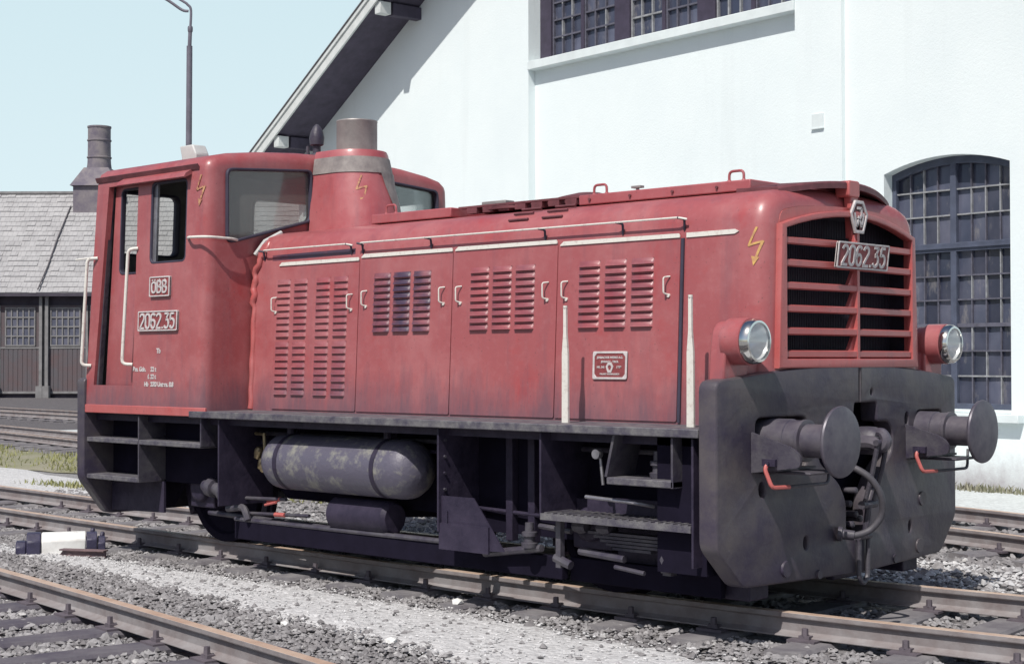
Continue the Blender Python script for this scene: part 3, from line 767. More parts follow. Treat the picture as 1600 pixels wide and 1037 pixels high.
# hand rails on the cab
def wr(name, pts, r=.014, mat='white', par=None, rr=.05):
    bm = B(); tube(bm, round_path(pts, rr), r, 10); return P_(name, bm, M[mat], par)
wr('door_grab_rail', [(-5.81, cab_y(2.44), 2.44), (-5.875, cab_y(2.44) - .055, 2.43), (-5.915, cab_y(1.48) - .055, 1.48), (-5.84, cab_y(1.48), 1.475)])
wr('door_grab_rail', [(-6.42, cab_y(2.38), 2.385), (-6.49, cab_y(2.38) - .06, 2.38), (-6.53, cab_y(1.47) - .06, 1.47), (-6.47, cab_y(1.47), 1.465)])
bm = B(); tube(bm, [(-6.62, cab_y(2.38) - .09, 2.375), (-6.46, cab_y(2.38) - .05, 2.385)], .008, 6); P_('rail_lug', bm, M['white'])
wr('corner_hand_rail', [(-5.10, cab_y(2.47) - .005, 2.485), (-5.02, cab_y(2.47) - .06, 2.485), (-4.80, -1.40, 2.48), (-4.79, -1.15, 2.475), (-4.85, -1.06, 2.47)], .011, rr=.09)
# faded flashes on the cab edge and stack
def cabcorner(u, v, d):
    x = -4.955 + u; z = 2.86 + v; a = max(0, min((x + 4.96) / RC, .95)); y = cab_y(z) + RC * (1 - math.sqrt(1 - a * a))
    return Vector((x + d * a, y - .002 - d, z))
bolt(cabcorner, .24, M['yellow_faded'])
# markings on the cab side
for s, sz, x, z in (('Bm. Gdn.', .052, -5.735, 1.435), ('22 t', .052, -5.535, 1.435), ('f.', .05, -5.60, 1.375), ('22 t', .05, -5.535, 1.375), ('Hb', .05, -5.63, 1.313), ('22', .05, -5.545, 1.313), ('20 Unters. 8.8', .052, -5.39, 1.313), ('Tb', .055, -5.47, 1.585)):
    tb = text_bm(s, sz, .0022, .0012, spacing=.95); remap(tb, lambda u, v, q, x=x, z=z: Vector((x + u, cab_y(z + v) - .002 - q, z + v))); P_('painted_lettering', tb, M['plate_white'])
# roof fittings
bm = B(); prism(bm, [(0, 0), (-.03, .10), (.16, .10), (.21, .02), (.21, -.06), (0, -.06)], -.80, -.66, lambda u, v, q: Vector((-6.0 + u, q, 3.265 + v))); P_('roof_vent', bm, M['vent_grey'], bevel=.012)
bm = B(); lathe(bm, [(0, .07), (.05, .06), (.06, .035), (.12, .035), (.13, .06), (.19, .066), (.25, .052), (.29, .03), (.31, .008)], (-5.14, 0, 3.24), (0, 0, 1), 16); cone(bm, (-5.2, -.05, 3.22), (-5.2, -.05, 3.36), .015, n=8); P_('roof_horn', bm, M['frame_worn'])

# exhaust shroud and stack --------------------------------------------------------
def ush(r_, x0, xb, k=14):   # U-shaped outline round (x0,0), open end at xb
    return [(xb, -r_)] + [(x0 + r_ * math.sin(R(a)), -r_ * math.cos(R(a))) for a in np.linspace(0, 180, k)] + [(xb, r_)]
bm = B(); LV = [(2.58, .335, -4.53), (2.75, .325, -4.55), (2.95, .30, -4.585), (3.15, .275, -4.61), (3.23, .268, -4.62), (3.255, .255, -4.62)]
rg = [[bm.verts.new((x, y, z)) for x, y in ush(r_, x0, -4.84)] for z, r_, x0 in LV]
for a, b in zip(rg, rg[1:]):
    for i in range(len(a)): bm.faces.new((a[i], a[(i + 1) % len(a)], b[(i + 1) % len(a)], b[i]))
bm.faces.new(rg[-1])
shroud = P_('exhaust_shroud', bm, M['red_top'], ang=30)
bm = B(); LV2 = [(3.06, .294, -4.598), (3.195, .276, -4.614)]
rg = [[bm.verts.new((x, y, z + (.0 if True else 0))) for x, y in ush(r_, x0, -4.84)] for z, r_, x0 in LV2]
for i in range(len(rg[0]) - 1): bm.faces.new((rg[0][i], rg[0][i + 1], rg[1][i + 1], rg[1][i]))
# soot streak that widens down the front of the shroud
band = P_('heat_band', bm, M['grey_band'], shroud)
bm = B(); g = []
for z, r_, x0 in ((3.065, .297, -4.597), (2.95, .305, -4.585), (2.80, .325, -4.558), (2.66, .335, -4.54)):
    f_ = (3.065 - z) / .405; a0 = 88 + 22 * f_; a1 = 135
    g.append([bm.verts.new((x0 + r_ * math.sin(R(a)), -r_ * math.cos(R(a)), z)) for a in np.linspace(a0, a1, 8)])
for a, b in zip(g, g[1:]):
    for i in range(7): bm.faces.new((a[i], a[i + 1], b[i + 1], b[i]))
P_('sooty_front_panel', bm, M['grey_band'], shroud)
bm = B(); lathe(bm, [(-.1, .172), (.27, .172), (.275, .175), (.285, .172), (.285, .162), (-.1, .162)], (-4.615, 0, 3.235), (0, 0, 1), 40, (False, False)); 
stack = P_('exhaust_stack', bm, M['galv'])
bm = B(); cone(bm, (-4.615, 0, 3.2), (-4.615, 0, 3.262), .165, n=32); P_('stack_throat', bm, M['black'], stack)
def stackfn(u, v, d):
    a = R(52) + u / .31; z = 2.91 + v; r_ = .335 - (z - 2.58) * .105 + d; x0 = -4.53 - (z - 2.58) * .135
    return Vector((x0 + r_ * math.sin(a), -r_ * math.cos(a), z))
bolt(stackfn, .24, M['yellow_faded'])
# crumpled weather seal between cab and hood
bm = B(); pts = []; r_ = []
for i in range(40):
    t = i / 39; z = 1.12 + 1.33 * t
    pts.append((-4.815 + .004 * math.sin(i * .9) + (.014 * math.sin(i * 1.7) if t > .6 else 0) + (.12 * max(t - .8, 0) / .2), side_y(z) + .004 + .002 * math.sin(i * 1.1) - (.012 * abs(math.sin(i * 1.3)) if t > .6 else 0) + .05 * max(t - .9, 0) / .1, z)); r_.append(.026 + .002 * math.sin(i * .7 + 1) + (.005 if t > .62 else 0) * abs(math.sin(i * .8)))
tube(bm, pts, r_, 10); P_('weather_seal', bm, M['red_front'], ang=60)
bm = B(); tube(bm, [(-4.83, -.90, 2.36), (-4.78, -.84, 2.47), (-4.77, -.68, 2.55)], .018, 8); P_('seal_clip', bm, M['vent_grey'])

# running boards ---------------------------------------------------------------------
for s in (-1, 1):
    bm = B(); y0, y1 = (-1.425, -.93) if s < 0 else (.93, 1.425)
    box(bm, -5.0, -.03, y0, y1, 1.056, 1.108)
    P_('running_board', bm, M['deck'], bevel=.006)
bm = B(); box(bm, -6.55, -.06, -1.30, 1.30, 1.0, 1.055); P_('frame_deck', bm, M['frame'])
for x in (-1.232, -.245):
    bm = B(); y = -1.20; zt = 1.84 if x < -1 else 1.88
    prism(bm, [(-.026, 1.10), (.026, 1.10), (.024, 1.55), (.012, 1.68), (.011, zt), (-.011, zt), (-.012, 1.68), (-.024, 1.55)], -.008, .008, lambda u, v, q, x=x: Vector((x + u, y + q, v)))
    cone(bm, (x, y, zt - .002), (x, y, zt + .012), .014, n=8); P_('white_marker_post', bm, M['white'])

# buffer beams ------------------------------------------------------------------------
def bx_(y): return .10 + .085 * (1 - min(abs(y) / 1.42, 1))
def half_beam(s):
    if s < 0:
        out = rpoly([(-.004, .165), (-1.18, .185), (-1.425, .425), (-1.425, 1.385), (-.9, 1.437), (-.45, 1.468), (-.004, 1.476)], [.0, .05, .05, .06, .3, .3, .03], 5)
        holes = [rpoly([(-1.06, .85), (-.56, .85), (-.56, 1.165), (-1.06, 1.165)], .06, 5)]
        # right-hand edge: the coupler opening (left half)
        cen = [(-.004, 1.476), (-.004, 1.235), (-.055, 1.235), (-.075, 1.11), (-.40, 1.10), (-.46, 1.03), (-.43, .88), (-.22, .74), (-.15, .62), (-.15, .42), (-.10, .385), (-.004, .385), (-.004, .165)]
        out = rpoly([(-1.18, .185), (-1.425, .425), (-1.425, 1.385), (-.9, 1.437), (-.45, 1.468)] + cen, [.05, .05, .06, .3, .3, .01, .0, .015, .03, .05, .05, .05, .05, .05, .03, .03, 0, 0], 4)
        rnd = [(-1.0, .745, .03, .045), (-.575, .40, .022, .04), (-.66, 1.125, .018, .02)]
    else:
        cen = [(.004, .165), (.004, .385), (.08, .385), (.12, .44), (.12, .62), (.26, .78), (.44, .90), (.46, 1.03), (.40, 1.105), (.235, 1.11), (.225, 1.235), (.004, 1.235), (.004, 1.476)]
        out = rpoly(cen + [(.45, 1.468), (.9, 1.437), (1.425, 1.385), (1.425, .425), (1.18, .185)], [0, 0, .03, .03, .05, .05, .05, .05, .04, .02, .02, 0, .01, .3, .3, .06, .05, .05], 4)
        holes = [rpoly([(.80, .85), (1.20, .85), (1.20, 1.165), (.80, 1.165)], .06, 5)]
        rnd = [(.70, .40, .022, .04), (.66, 1.11, .026, .045), (.16, 1.30, .014, .018)]
    for (cy, cz, ry, rz) in rnd: holes.append([(cy + ry * math.cos(a), cz + rz * math.sin(a)) for a in np.linspace(0, 2 * math.pi, 12, False)])
    bm = plate_mesh(out, holes, .13, .018)
    for yy in ():
        pass
    remap(bm, lambda u, v, q: Vector((bx_(u) - .065 + q, u, v)))
    return bm
for s in (-1, 1): P_('buffer_beam', half_beam(s), M['beam'], ang=28)
bm = B()
for (y, z, r_) in ((-.78, .262, .052), (.825, .262, .05), (.872, .575, .05), (.47, .21, .03), (-.45, .20, .03)):
    cone(bm, (bx_(y) - .01, y, z), (bx_(y) + .012, y, z), r_, r_ * .92, n=20)
P_('beam_plugs', bm, M['beam'])
bm = B(); box(bm, -.42, -.06, -1.30, 1.30, .25, 1.05); box(bm, -.06, -.045, -1.30, 1.30, 1.0, 1.36); P_('beam_light_block', bm, M['black'])  # added black boxes behind the holes block daylight and keep them dark
bm = B(); box(bm, .0, .06, -.12, .2, .12, .2); box(bm, -.25, .03, -1.0, -.8, .08, .2); box(bm, -.25, .03, .8, 1.0, .08, .2); P_('rail_guard', bm, M['frame'], bevel=.01)
# rear beam
bm = plate_mesh(rpoly([(-1.18, .185), (-1.425, .50), (-1.425, 1.36), (1.425, 1.36), (1.425, .50), (1.18, .185)], .05, 4), (), .11, .015)
remap(bm, lambda u, v, q: Vector((-6.585 + q, u, v))); P_('buffer_beam', bm, M['beam'])

# buffers ------------------------------------------------------------------------------
for s in (-1, 1):
    y = .875 * s; z = 1.035
    bm = B(); lathe(bm, [(-.10, .125), (.16, .125), (.165, .118), (.24, .118), (.245, .124), (.265, .124), (.268, .10)], (.09, y, z), (1, 0, 0), 32); bf = P_('buffer', bm, M['buffer'])
    bm = B(); lathe(bm, [(.25, .098), (.46, .098), (.465, .11), (.475, .13)], (.09, y, z), (1, 0, 0), 32); P_('buffer_plunger', bm, M['buffer'], bf)
    bm = B(); lathe(bm, [(.462, .07), (.468, .19), (.472, .203), (.484, .207), (.494, .203), (.502, .17), (.508, .10), (.510, .002)], (.09, y, z), (1, 0, 0), 48); P_('buffer_head', bm, M['buffer'], bf)
    yo = y - .225
    bm = B(); prism(bm, rpoly([(.12, 1.085), (.40, 1.005), (.455, .96), (.455, .895), (.12, .85)], [0, .04, .04, .03, 0], 3), yo - .01, yo + .01, XZ)
    prism(bm, [(.12, .87), (.30, .88), (.30, .865), (.12, .85)], yo, yo + .40, XZ); P_('buffer_bracket', bm, M['frame_worn'])
    bm = B(); box(bm, .21, .30, yo - .035, yo - .008, .895, .935); cone(bm, (.245, yo - .01, .91), (.245, yo - .05, .91), .02, n=10); P_('handle_mount', bm, M['frame'])
    bm = B(); tube(bm, round_path([(.25, yo - .03, .915), (.245, yo - .055, .88), (.29, yo - .05, .775), (.31, yo + .10, .772)], .025), .0125, 8); h = P_('shunter_handle', bm, M['handle_red'])
    bm = B(); tube(bm, round_path([(.31, yo + .10, .772), (.345, yo + .46, .775), (.33, yo + .50, .90)], .03), .010, 8); P_('handle_bar', bm, M['frame_worn'], h)
    bm = B(); box(bm, .10, .46, y - .14, y + .14, .845, .862); P_('buffer_tray', bm, M['frame_worn'], bevel=.01)
# coupling gear -------------------------------------------------------------------------
bm = B(); lathe(bm, [(-.12, .085), (.02, .09), (.06, .088), (.09, .07), (.10, .002)], (.19, .07, .995), (1, 0, 0), 24); P_('coupler_housing', bm, M['frame_worn'])
bm = B(); hk = smooth_path([(.17, .0, .985), (.27, .0, .985), (.335, .0, .965), (.365, .0, 1.0), (.345, .0, 1.045), (.31, .0, 1.055)], 5); tube(bm, hk, [.05 - .022 * i / (len(hk) - 1) for i in range(len(hk))], 10); P_('coupling_hook', bm, M['buffer'])
bm = B()
for dy in (-.055, .055): tube(bm, round_path([(.34, dy, .99), (.30, dy, .80), (.24, dy * .9, .60)], .05), .016, 8)
cone(bm, (.34, -.08, .99), (.34, .08, .99), .02, n=10); cone(bm, (.24, -.085, .60), (.24, .085, .60), .026, n=10)
tube(bm, [(.245, 0, .61), (.215, 0, .40)], .022, 8); cone(bm, (.205, -.07, .40), (.205, .07, .40), .024, n=10)
cpl = P_('screw_coupling', bm, M['frame_worn'])
bm = B(); tube(bm, round_path([(.205, -.055, .41), (.20, -.052, .14), (.20, .0, .095), (.20, .052, .14), (.205, .055, .41)], .045, 5), .0155, 8); P_('coupling_link', bm, M['frame_worn'], cpl)
bm = B(); tube(bm, smooth_path([(.15, -.24, .86), (.27, -.24, .845), (.37, -.20, .78), (.415, -.15, .67), (.40, -.12, .55), (.34, -.15, .46), (.27, -.22, .425), (.22, -.26, .43)], 5), .021, 10); hs = P_('brake_hose', bm, M['hose'], ang=70)
bm = B(); lathe(bm, [(0, .034), (.05, .034), (.055, .028)], (.20, -.24, .865), (1, 0, -.1), 14); lathe(bm, [(0, .03), (.07, .032), (.075, .045), (.10, .045)], (.27, -.22, .425), (-1, -.5, .1), 14); P_('hose_coupling', bm, M['frame_worn'], hs)
bm = B()
for (x, y, z) in ((.16, -.05, .60), (.16, .02, .53), (.17, -.04, .47), (.17, .06, .50), (.17, .0, .68)): lathe(bm, [(-.08, .016), (0, .022), (.012, .022), (.02, .012)], (x - .03, y, z), (1, 0, 0), 12)
P_('air_pipe_ends', bm, M['frame_worn'])

# headlights -----------------------------------------------------------------------------
for s in (-1, 1):
    y = 1.175 * s; z = 1.612
    bm = B(); prism(bm, rpoly([(-.135, 1.37), (.11, 1.37), (.115, 1.60), (.09, 1.70), (0, 1.742), (-.09, 1.70), (-.115, 1.60)], [0, 0, .1, .06, .08, .06, .1], 4), -.04, .07, lambda u, v, q: Vector((q, y + (u if s < 0 else u), v)))
    prism(bm, [(-.10, 1.37), (.45, 1.37), (.45, 1.50), (.10, 1.56)], -.05, .04, lambda u, v, q: Vector((q, y + (u if s < 0 else -u), v)))
    br = P_('headlight', bm, M['red'], bevel=.012)
    bm = B(); lathe(bm, [(-.02, .137), (.105, .137), (.11, .131)], (.06, y, z), (1, 0, 0), 40, (True, False)); P_('lamp_housing', bm, M['red'], br)
    bm = B(); lathe(bm, [(.108, .129), (.122, .133), (.150, .130), (.166, .120), (.168, .108), (.16, .106), (.12, .106)], (.06, y, z), (1, 0, 0), 48, (False, False)); P_('lamp_rim', bm, M['chrome'], br)
    bm = B(); lathe(bm, [(.155, .107), (.125, .098), (.09, .083), (.06, .063), (.04, .04), (.03, .018), (.028, .001)], (.06, y, z), (1, 0, 0), 40, (False, True)); P_('lamp_reflector', bm, M['reflector'], br)
    bm = B(); cone(bm, (.19, y + .128, z), (.19, y + .15, z), .01, n=8); box(bm, .15, .2, y + .125, y + .14, z - .012, z + .012); P_('rim_clip', bm, M['frame_worn'], br)
def lens_mat():
    m, t, p = nt('headlight_lens'); tr = node(t, 'ShaderNodeBsdfTransparent'); gl = node(t, 'ShaderNodeBsdfGlossy'); gl.inputs['Roughness'].default_value = .06
    mx = node(t, 'ShaderNodeMixShader'); mx.inputs[0].default_value = .16
    wv = node(t, 'ShaderNodeTexWave'); wv.inputs['Scale'].default_value = 14; t.links.new(coords(t, (0, 1, .15)), wv.inputs['Vector'])
    b = node(t, 'ShaderNodeBump'); b.inputs['Strength'].default_value = .3; b.inputs['Distance'].default_value = .006; t.links.new(wv.outputs['Fac'], b.inputs['Height']); t.links.new(b.outputs['Normal'], gl.inputs['Normal'])
    t.links.new(tr.outputs[0], mx.inputs[1]); t.links.new(gl.outputs[0], mx.inputs[2]); t.links.new(mx.outputs[0], t.nodes['Material Output'].inputs['Surface']); return m
M['lens'] = lens_mat()
hl = [o for o in loco.children if o.name.startswith('headlight')]
for s, br in zip((-1, 1), hl):
    bm = B(); lathe(bm, [(.158, .107), (.168, .085), (.176, .05), (.178, .001)], (.06, 1.175 * s, 1.612), (1, 0, 0), 40, (False, True)); P_('lamp_lens', bm, M['lens'], br)

# underframe -----------------------------------------------------------------------------------
bm = B()
for s in (-1, 1): prism(bm, [(-6.5, 1.0), (-.1, 1.0), (-.1, .30), (-.55, .30), (-.75, .55), (-1.75, .55), (-1.95, .42), (-4.4, .42), (-4.6, .55), (-5.75, .55), (-6.0, .26), (-6.5, .24)], s * .86, s * .90, XZ)
for x in (-6.2, -4.0, -3.0, -.5): box(bm, x - .02, x + .02, -.86, .86, .5, 1.0)
P_('main_frame', bm, M['black'])
def gusset(x, y_in, z0, y0=-1.385, lowin=None):
    for s in (-1, 1):
        bm = B(); prism(bm, [(y0, 1.05), (y_in, 1.05), (lowin if lowin is not None else y_in, z0), (y0, z0)], -.008, .008, lambda u, v, q: Vector((x + q, u * (1 if s < 0 else -1), v)))
        P_('frame_gusset', bm, M['frame'], bevel=.003)
gusset(-2.21, -.86, .36); gusset(-1.285, -.86, .53); gusset(-.10, -.86, .30); gusset(-4.66, -.86, .375)
bm = B(); box(bm, -2.21, -1.75, -1.375, -1.36, .245, .42); box(bm, -2.15, -2.135, -1.37, -.9, .24, .5); P_('gusset_foot', bm, M['frame'])
# side sheet beside the gusset
bm = B(); prism(bm, [(-2.2, .24), (-1.62, .27), (-1.9, .60), (-2.2, .60)], -1.36, -1.35, XZ); 
P_('side_sheet', bm, M['frame'])
for s in (-1, 1):
    bm = B(); box(bm, -2.2, -1.30, *sorted((s * .98, s * 1.0)), .34, 1.0); P_('frame_side_sheet', bm, M['black'])  # black sheet placed to block the sun and shade the near rail
# cab steps
bm = B()
for s in (-1, 1):
    a = lambda y0, y1: (y0, y1) if s < 0 else (-y1, -y0)
    for x, zb in ((-5.75, .505), (-4.885, .83)):
        prism(bm, [(-1.39, 1.05), (-.9, 1.05), (-.9, zb + .05), (-1.2, zb), (-1.39, zb)] if zb < .6 else [(-1.39, 1.05), (-1.0, 1.05), (-1.0, zb), (-1.39, zb)], -.008, .008, lambda u, v, q: Vector((x + q, u * (1 if s < 0 else -1), v)))
P_('step_stringers', bm, M['frame_worn'])
for s in (-1, 1):
    for (x0, x1, z) in ((-6.53, -5.76, .855), (-5.74, -4.89, .855), (-6.53, -5.76, .54)):
        bm = B(); y0, y1 = (-1.395, -1.12) if s < 0 else (1.12, 1.395)
        box(bm, x0, x1, y0, y1, z - .04, z); 
        P_('cab_step', bm, M['deck'], bevel=.006)
    bm = B(); y0, y1 = (-1.13, -1.12) if s < 0 else (1.12, 1.13)
    box(bm, -6.53, -4.9, y0, y1, .50, 1.05); P_('step_back_plate', bm, M['black'])
    bm = B(); y = -1.15 * (1 if s < 0 else -1); prism(bm, [(-6.5, .22), (-5.72, .24), (-5.72, .5), (-6.5, .5)], y - .01, y + .01, XZ); P_('rear_side_sheet', bm, M['frame'])
# front steps
for s in (-1, 1):
    k = 1 if s < 0 else -1
    bm = B(); y0, y1 = sorted((-1.39 * k, -1.12 * k)); box(bm, -.74, -.235, y0, y1, .755, .798); st_ = P_('front_step', bm, M['deck'], bevel=.006)
    bm = B(); prism(bm, [(-.69, 1.052), (-.672, 1.052), (-.735, .80), (-.755, .80)], y0, y1, XZ); prism(bm, [(-.235, 1.052), (-.25, 1.052), (-.25, .755), (-.235, .755)], y0, y1, XZ); P_('step_bracket', bm, M['frame_worn'], st_)
    bm = B(); box(bm, -1.28, -.11, y0, y1, .505, .545)
    for x in np.arange(-1.25, -.13, .055):
        box(bm, x, x + .02, min(-1.385 * k, -1.13 * k), max(-1.385 * k, -1.13 * k), .545, .553)
    st_ = P_('front_step', bm, M['deck'])
    bm = B(); yb = -1.12 * k; box(bm, -1.12, -.11, min(yb, yb + .012), max(yb, yb + .012), .545, .645); P_('kick_plate', bm, M['frame'], st_)
# air reservoirs
for s in (-1, 1):
    k = 1 if s < 0 else -1; y = -1.13 * k
    bm = B(); lathe(bm, [(0, .002), (.02, .08), (.07, .165), (.14, .205), (.2, .212), (1.52, .212), (1.58, .205), (1.65, .165), (1.70, .08), (1.72, .002)], (-4.31, y, .735), (1, 0, 0), 36, (False, False)); tk = P_('air_reservoir', bm, M['tank'], ang=50)
    for x in (-4.02, -2.93):
        bm = B(); lathe(bm, [(-.022, .216), (.022, .216)], (x, y, .735), (1, 0, 0), 36, (False, False)); box(bm, x - .02, x + .02, y - .02, y + .02, .945, 1.02); cone(bm, (x, y - .05 * k, .95), (x, y - .05 * k, 1.0), .03, n=8); P_('tank_strap', bm, M['frame'], tk)
    bm = B(); lathe(bm, [(0, .10), (.03, .125), (.62, .125), (.65, .10)], (-3.60, y + .04 * k, .375), (1, 0, 0), 24); P_('small_reservoir', bm, M['frame'])
    bm = B(); tube(bm, [(-5.3, -1.0 * k, .26), (-3.6, -1.06 * k, .245), (-2.2, -1.14 * k, .255)], .022, 8); tube(bm, [(-4.75, -1.12 * k, .42), (-4.15, -1.12 * k, .44)], .014, 8); tube(bm, [(-4.7, -1.1 * k, .30), (-3.9, -1.1 * k, .33)], .014, 8)
    tube(bm, [(-1.95, -1.2 * k, .22), (-1.42, -1.22 * k, .30)], .025, 8); tube(bm, [(-1.5, -1.15 * k, .43), (-1.2, -1.18 * k, .42)], .018, 8); P_('brake_rod', bm, M['frame_worn'])
    bm = B(); tube(bm, [(-4.40, -1.1 * k, .405), (-4.22, -1.12 * k, .44)], .016, 8); tube(bm, [(-4.40, -1.13 * k, .385), (-4.24, -1.15 * k, .415)], .010, 8); tube(bm, [(-4.3, -1.11 * k, .315), (-4.18, -1.11 * k, .318)], .018, 8); P_('red_brake_link', bm, M['handle_red'])
    bm = B()
    for (x, z, r_) in ((-4.50, .78, .035), (-4.46, .70, .03), (-4.42, .68, .04)): lathe(bm, [(-.04, r_ * .7), (0, r_), (.03, r_), (.05, r_ * .6)], (x, -1.12 * k, z), (.4, 0, 1), 12)
    tube(bm, [(-4.62, -1.05 * k, .93), (-4.45, -1.1 * k, .93), (-4.44, -1.1 * k, .80)], .014, 8); P_('tank_valve', bm, M['brass'])
    bm = B(); lathe(bm, [(0, .045), (.06, .06), (.07, .075), (.14, .075), (.15, .05), (.24, .055), (.26, .085), (.36, .085), (.37, .06), (.42, .05)], (-5.12, -1.18 * k, .50), (1, 0, -.12), 16); lathe(bm, [(-.05, .03), (.07, .035), (.11, .05), (.14, .02)], (-4.78, -1.2 * k, .54), (.05, 0, 1), 14)
    tube(bm, round_path([(-4.85, -1.15 * k, .33), (-4.6, -1.18 * k, .36), (-4.55, -1.18 * k, .26)], .05), .028, 8); P_('brake_cylinder', bm, M['frame_worn'])
    bm = B(); 
    for x in (-.42, -1.47):
        z0 = .80 if x > -1 else .30
        lathe(bm, [(0, .05), (.03, .055), (.035, .035), (.07, .035), (.075, .05), (.10, .05), (.105, .03), (.16, .028)], (x - .03, -1.25 * k, z0), (0, 0, 1), 14)
    tube(bm, [(-.43, -1.2 * k, .76), (-.43, -1.2 * k, .55)], .022, 8); P_('sander_valve', bm, M['frame_worn'])
    bm = B()
    for x in (-.92, -1.12): lathe(bm, [(-.05, .04), (.0, .05), (.05, .04)], (x, -1.18 * k, .46), (1, 0, 0), 10)
    box(bm, -1.23, -1.19, -1.28 * k - .02, -1.28 * k + .02, .20, .53); box(bm, -.42, -.36, -1.22 * k - .03, -1.22 * k + .03, .22, .47)
    tube(bm, [(-1.25, -1.28 * k, .26), (-1.12, -1.28 * k, .22)], .03, 8); tube(bm, [(-1.08, -1.24 * k, .31), (-.72, -1.24 * k, .29)], .024, 8); tube(bm, [(-.78, -1.26 * k, .24), (-.55, -1.26 * k, .22)], .014, 8)
    lathe(bm, [(0, .03), (.08, .045), (.15, .03)], (-.39, -1.26 * k, .24), (0, 0, 1), 10); lathe(bm, [(0, .03), (.05, .03), (.06, .015), (.08, .02)], (-.39, -1.26 * k, .42), (0, 0, 1), 10)
    for i in range(5): box(bm, -1.05 + i * .05, -.35 - i * .05, -1.16 * k - .04, -1.16 * k + .04, .42 - i * .022, .437 - i * .022)
    P_('spring_hanger', bm, M['frame_worn'])
    bm = B(); tube(bm, round_path([(-.98, -1.3 * k, .66), (-.6, -1.3 * k, .645), (-.52, -1.2 * k, .62)], .03), .012, 8); lathe(bm, [(-.02, .03), (.02, .03)], (-.86, -1.33 * k, .93), (0, 1, 0), 14); tube(bm, [(-.86, -1.3 * k, .9), (-.84, -1.3 * k, .74)], .010, 6); P_('drain_pipe', bm, M['steel'])
    bm = B(); box(bm, -.95, -.15, min(-1.02 * k, -.9 * k), max(-1.02 * k, -.9 * k), .12, .48); P_('front_side_sheet', bm, M['frame'])
    for x in (-1.15, -5.35):
        bm = B(); box(bm, x - .16, x + .16, min(-1.04 * k, -.9 * k), max(-1.04 * k, -.9 * k), .30, .62); lathe(bm, [(0, .11), (.05, .11), (.07, .08)], (x, -1.03 * k, .46), (0, -k, 0), 20); P_('axle_box', bm, M['frame'], bevel=.01)
for s in (-1, 1):
    bm = B(); y0, y1 = sorted((s * 1.10, s * 1.16)); box(bm, -4.75, -1.30, y0, y1, .10, .245); box(bm, -1.30, -.12, sorted((s * 1.03, s * 1.08))[0], sorted((s * 1.03, s * 1.08))[1], .09, .24); P_('shade_beam', bm, M['black'], bevel=.006)  # low near-black beam added to shade the rail and darken the underside
    bm = B(); tube(bm, [(-4.75, s * 1.15, .255), (-2.25, s * 1.16, .262)], .018, 8); P_('guard_pipe', bm, M['frame_worn'])
for s in (-1, 1):
    bm = B(); tube(bm, [(-6.4, s * .98, .93), (-.3, s * .98, .93)], .018, 8); P_('air_pipe', bm, M['frame_worn'])
    bm = B(); tube(bm, round_path([(-4.6, s * 1.0, .86), (-2.45, s * 1.0, .86), (-2.4, s * 1.02, .5), (-1.4, s * 1.06, .48)], .06), .014, 8); P_('air_pipe', bm, M['frame'])
    for x in (-1.86, -1.66):
        bm = B(); box(bm, x - .03, x + .03, *sorted((s * 1.0, s * 1.06)), .30, 1.0); P_('frame_post', bm, M['frame'], bevel=.004)
    for x in (-1.15, -5.35):
        for q in (-1, 1):
            bm = B(); pts = [(x + q * (.505 * math.cos(R(a))), .46 + .505 * math.sin(R(a))) for a in np.linspace(-28, 28, 7)] + [(x + q * (.57 * math.cos(R(a))), .46 + .57 * math.sin(R(a))) for a in np.linspace(28, -28, 7)]
            prism(bm, pts, s * .70, s * .80, XZ); tube(bm, [(x + q * .55, s * .76, .9), (x + q * .57, s * .76, .46), (x + q * .56, s * .76, .25)], .018, 6); P_('brake_block', bm, M['frame'])
    for z in np.arange(.42, 1.0, .11):
        bm = B(); cone(bm, (-2.205, s * 1.33, z), (-2.188, s * 1.33, z), .011, n=6); P_('gusset_rivet', bm, M['frame_worn'])
# wheelsets
for x in (-1.15, -5.35):
    bm = B(); cone(bm, (x, -.80, .46), (x, .80, .46), .08, n=16); ws = P_('wheelset', bm, M['frame'])
    for s in (-1, 1):
        bm = B(); lathe(bm, [(0, .49), (.028, .487), (.034, .465), (.13, .46), (.135, .44), (.132, .40), (.10, .38), (.095, .16), (.14, .14), (.15, .09)], (x, s * .685, .46), (0, s, 0), 48); P_('wheel', bm, M['black'], ws)
bm = B(); box(bm, -4.2, -2.0, -.5, .5, .45, 1.0); cone(bm, (-3.6, -.55, .5), (-2.6, .55, .5), .2); P_('transmission_case', bm, M['black'])

# ================================================================== TRACKS
RP = [(-.036, 0), (.036, 0), (.036, -.026), (.032, -.032), (.008, -.040), (.0075, -.110), (.03, -.124), (.06, -.130), (.06, -.14), (-.06, -.14), (-.06, -.130), (-.03, -.124), (-.0075, -.110), (-.008, -.040), (-.032, -.032), (-.036, -.026)]
def rail_obj(pts, par):
    bm = B(); P = [Vector((x, y, 0)) for x, y in pts]; rings = []
    for i, p in enumerate(P):
        d = (P[min(i + 1, len(P) - 1)] - P[max(i - 1, 0)]).normalized(); nrm = Vector((-d.y, d.x, 0))
        rings.append([bm.verts.new(p + nrm * u + Vector((0, 0, v))) for u, v in RP])
    n = len(RP)
    for a, b in zip(rings, rings[1:]):
        for i in range(n):
            f = bm.faces.new((a[i], b[i], b[(i + 1) % n], a[(i + 1) % n]))
            f.material_index = 1 if i == 0 else 0
    bm.faces.new(rings[0]); bm.faces.new(rings[-1][::-1])
    me_o = obj('rail', bm, [M['rail_side'], M['rail_top']], par, bevel=.003, seg=2, ang=25)
    return me_o
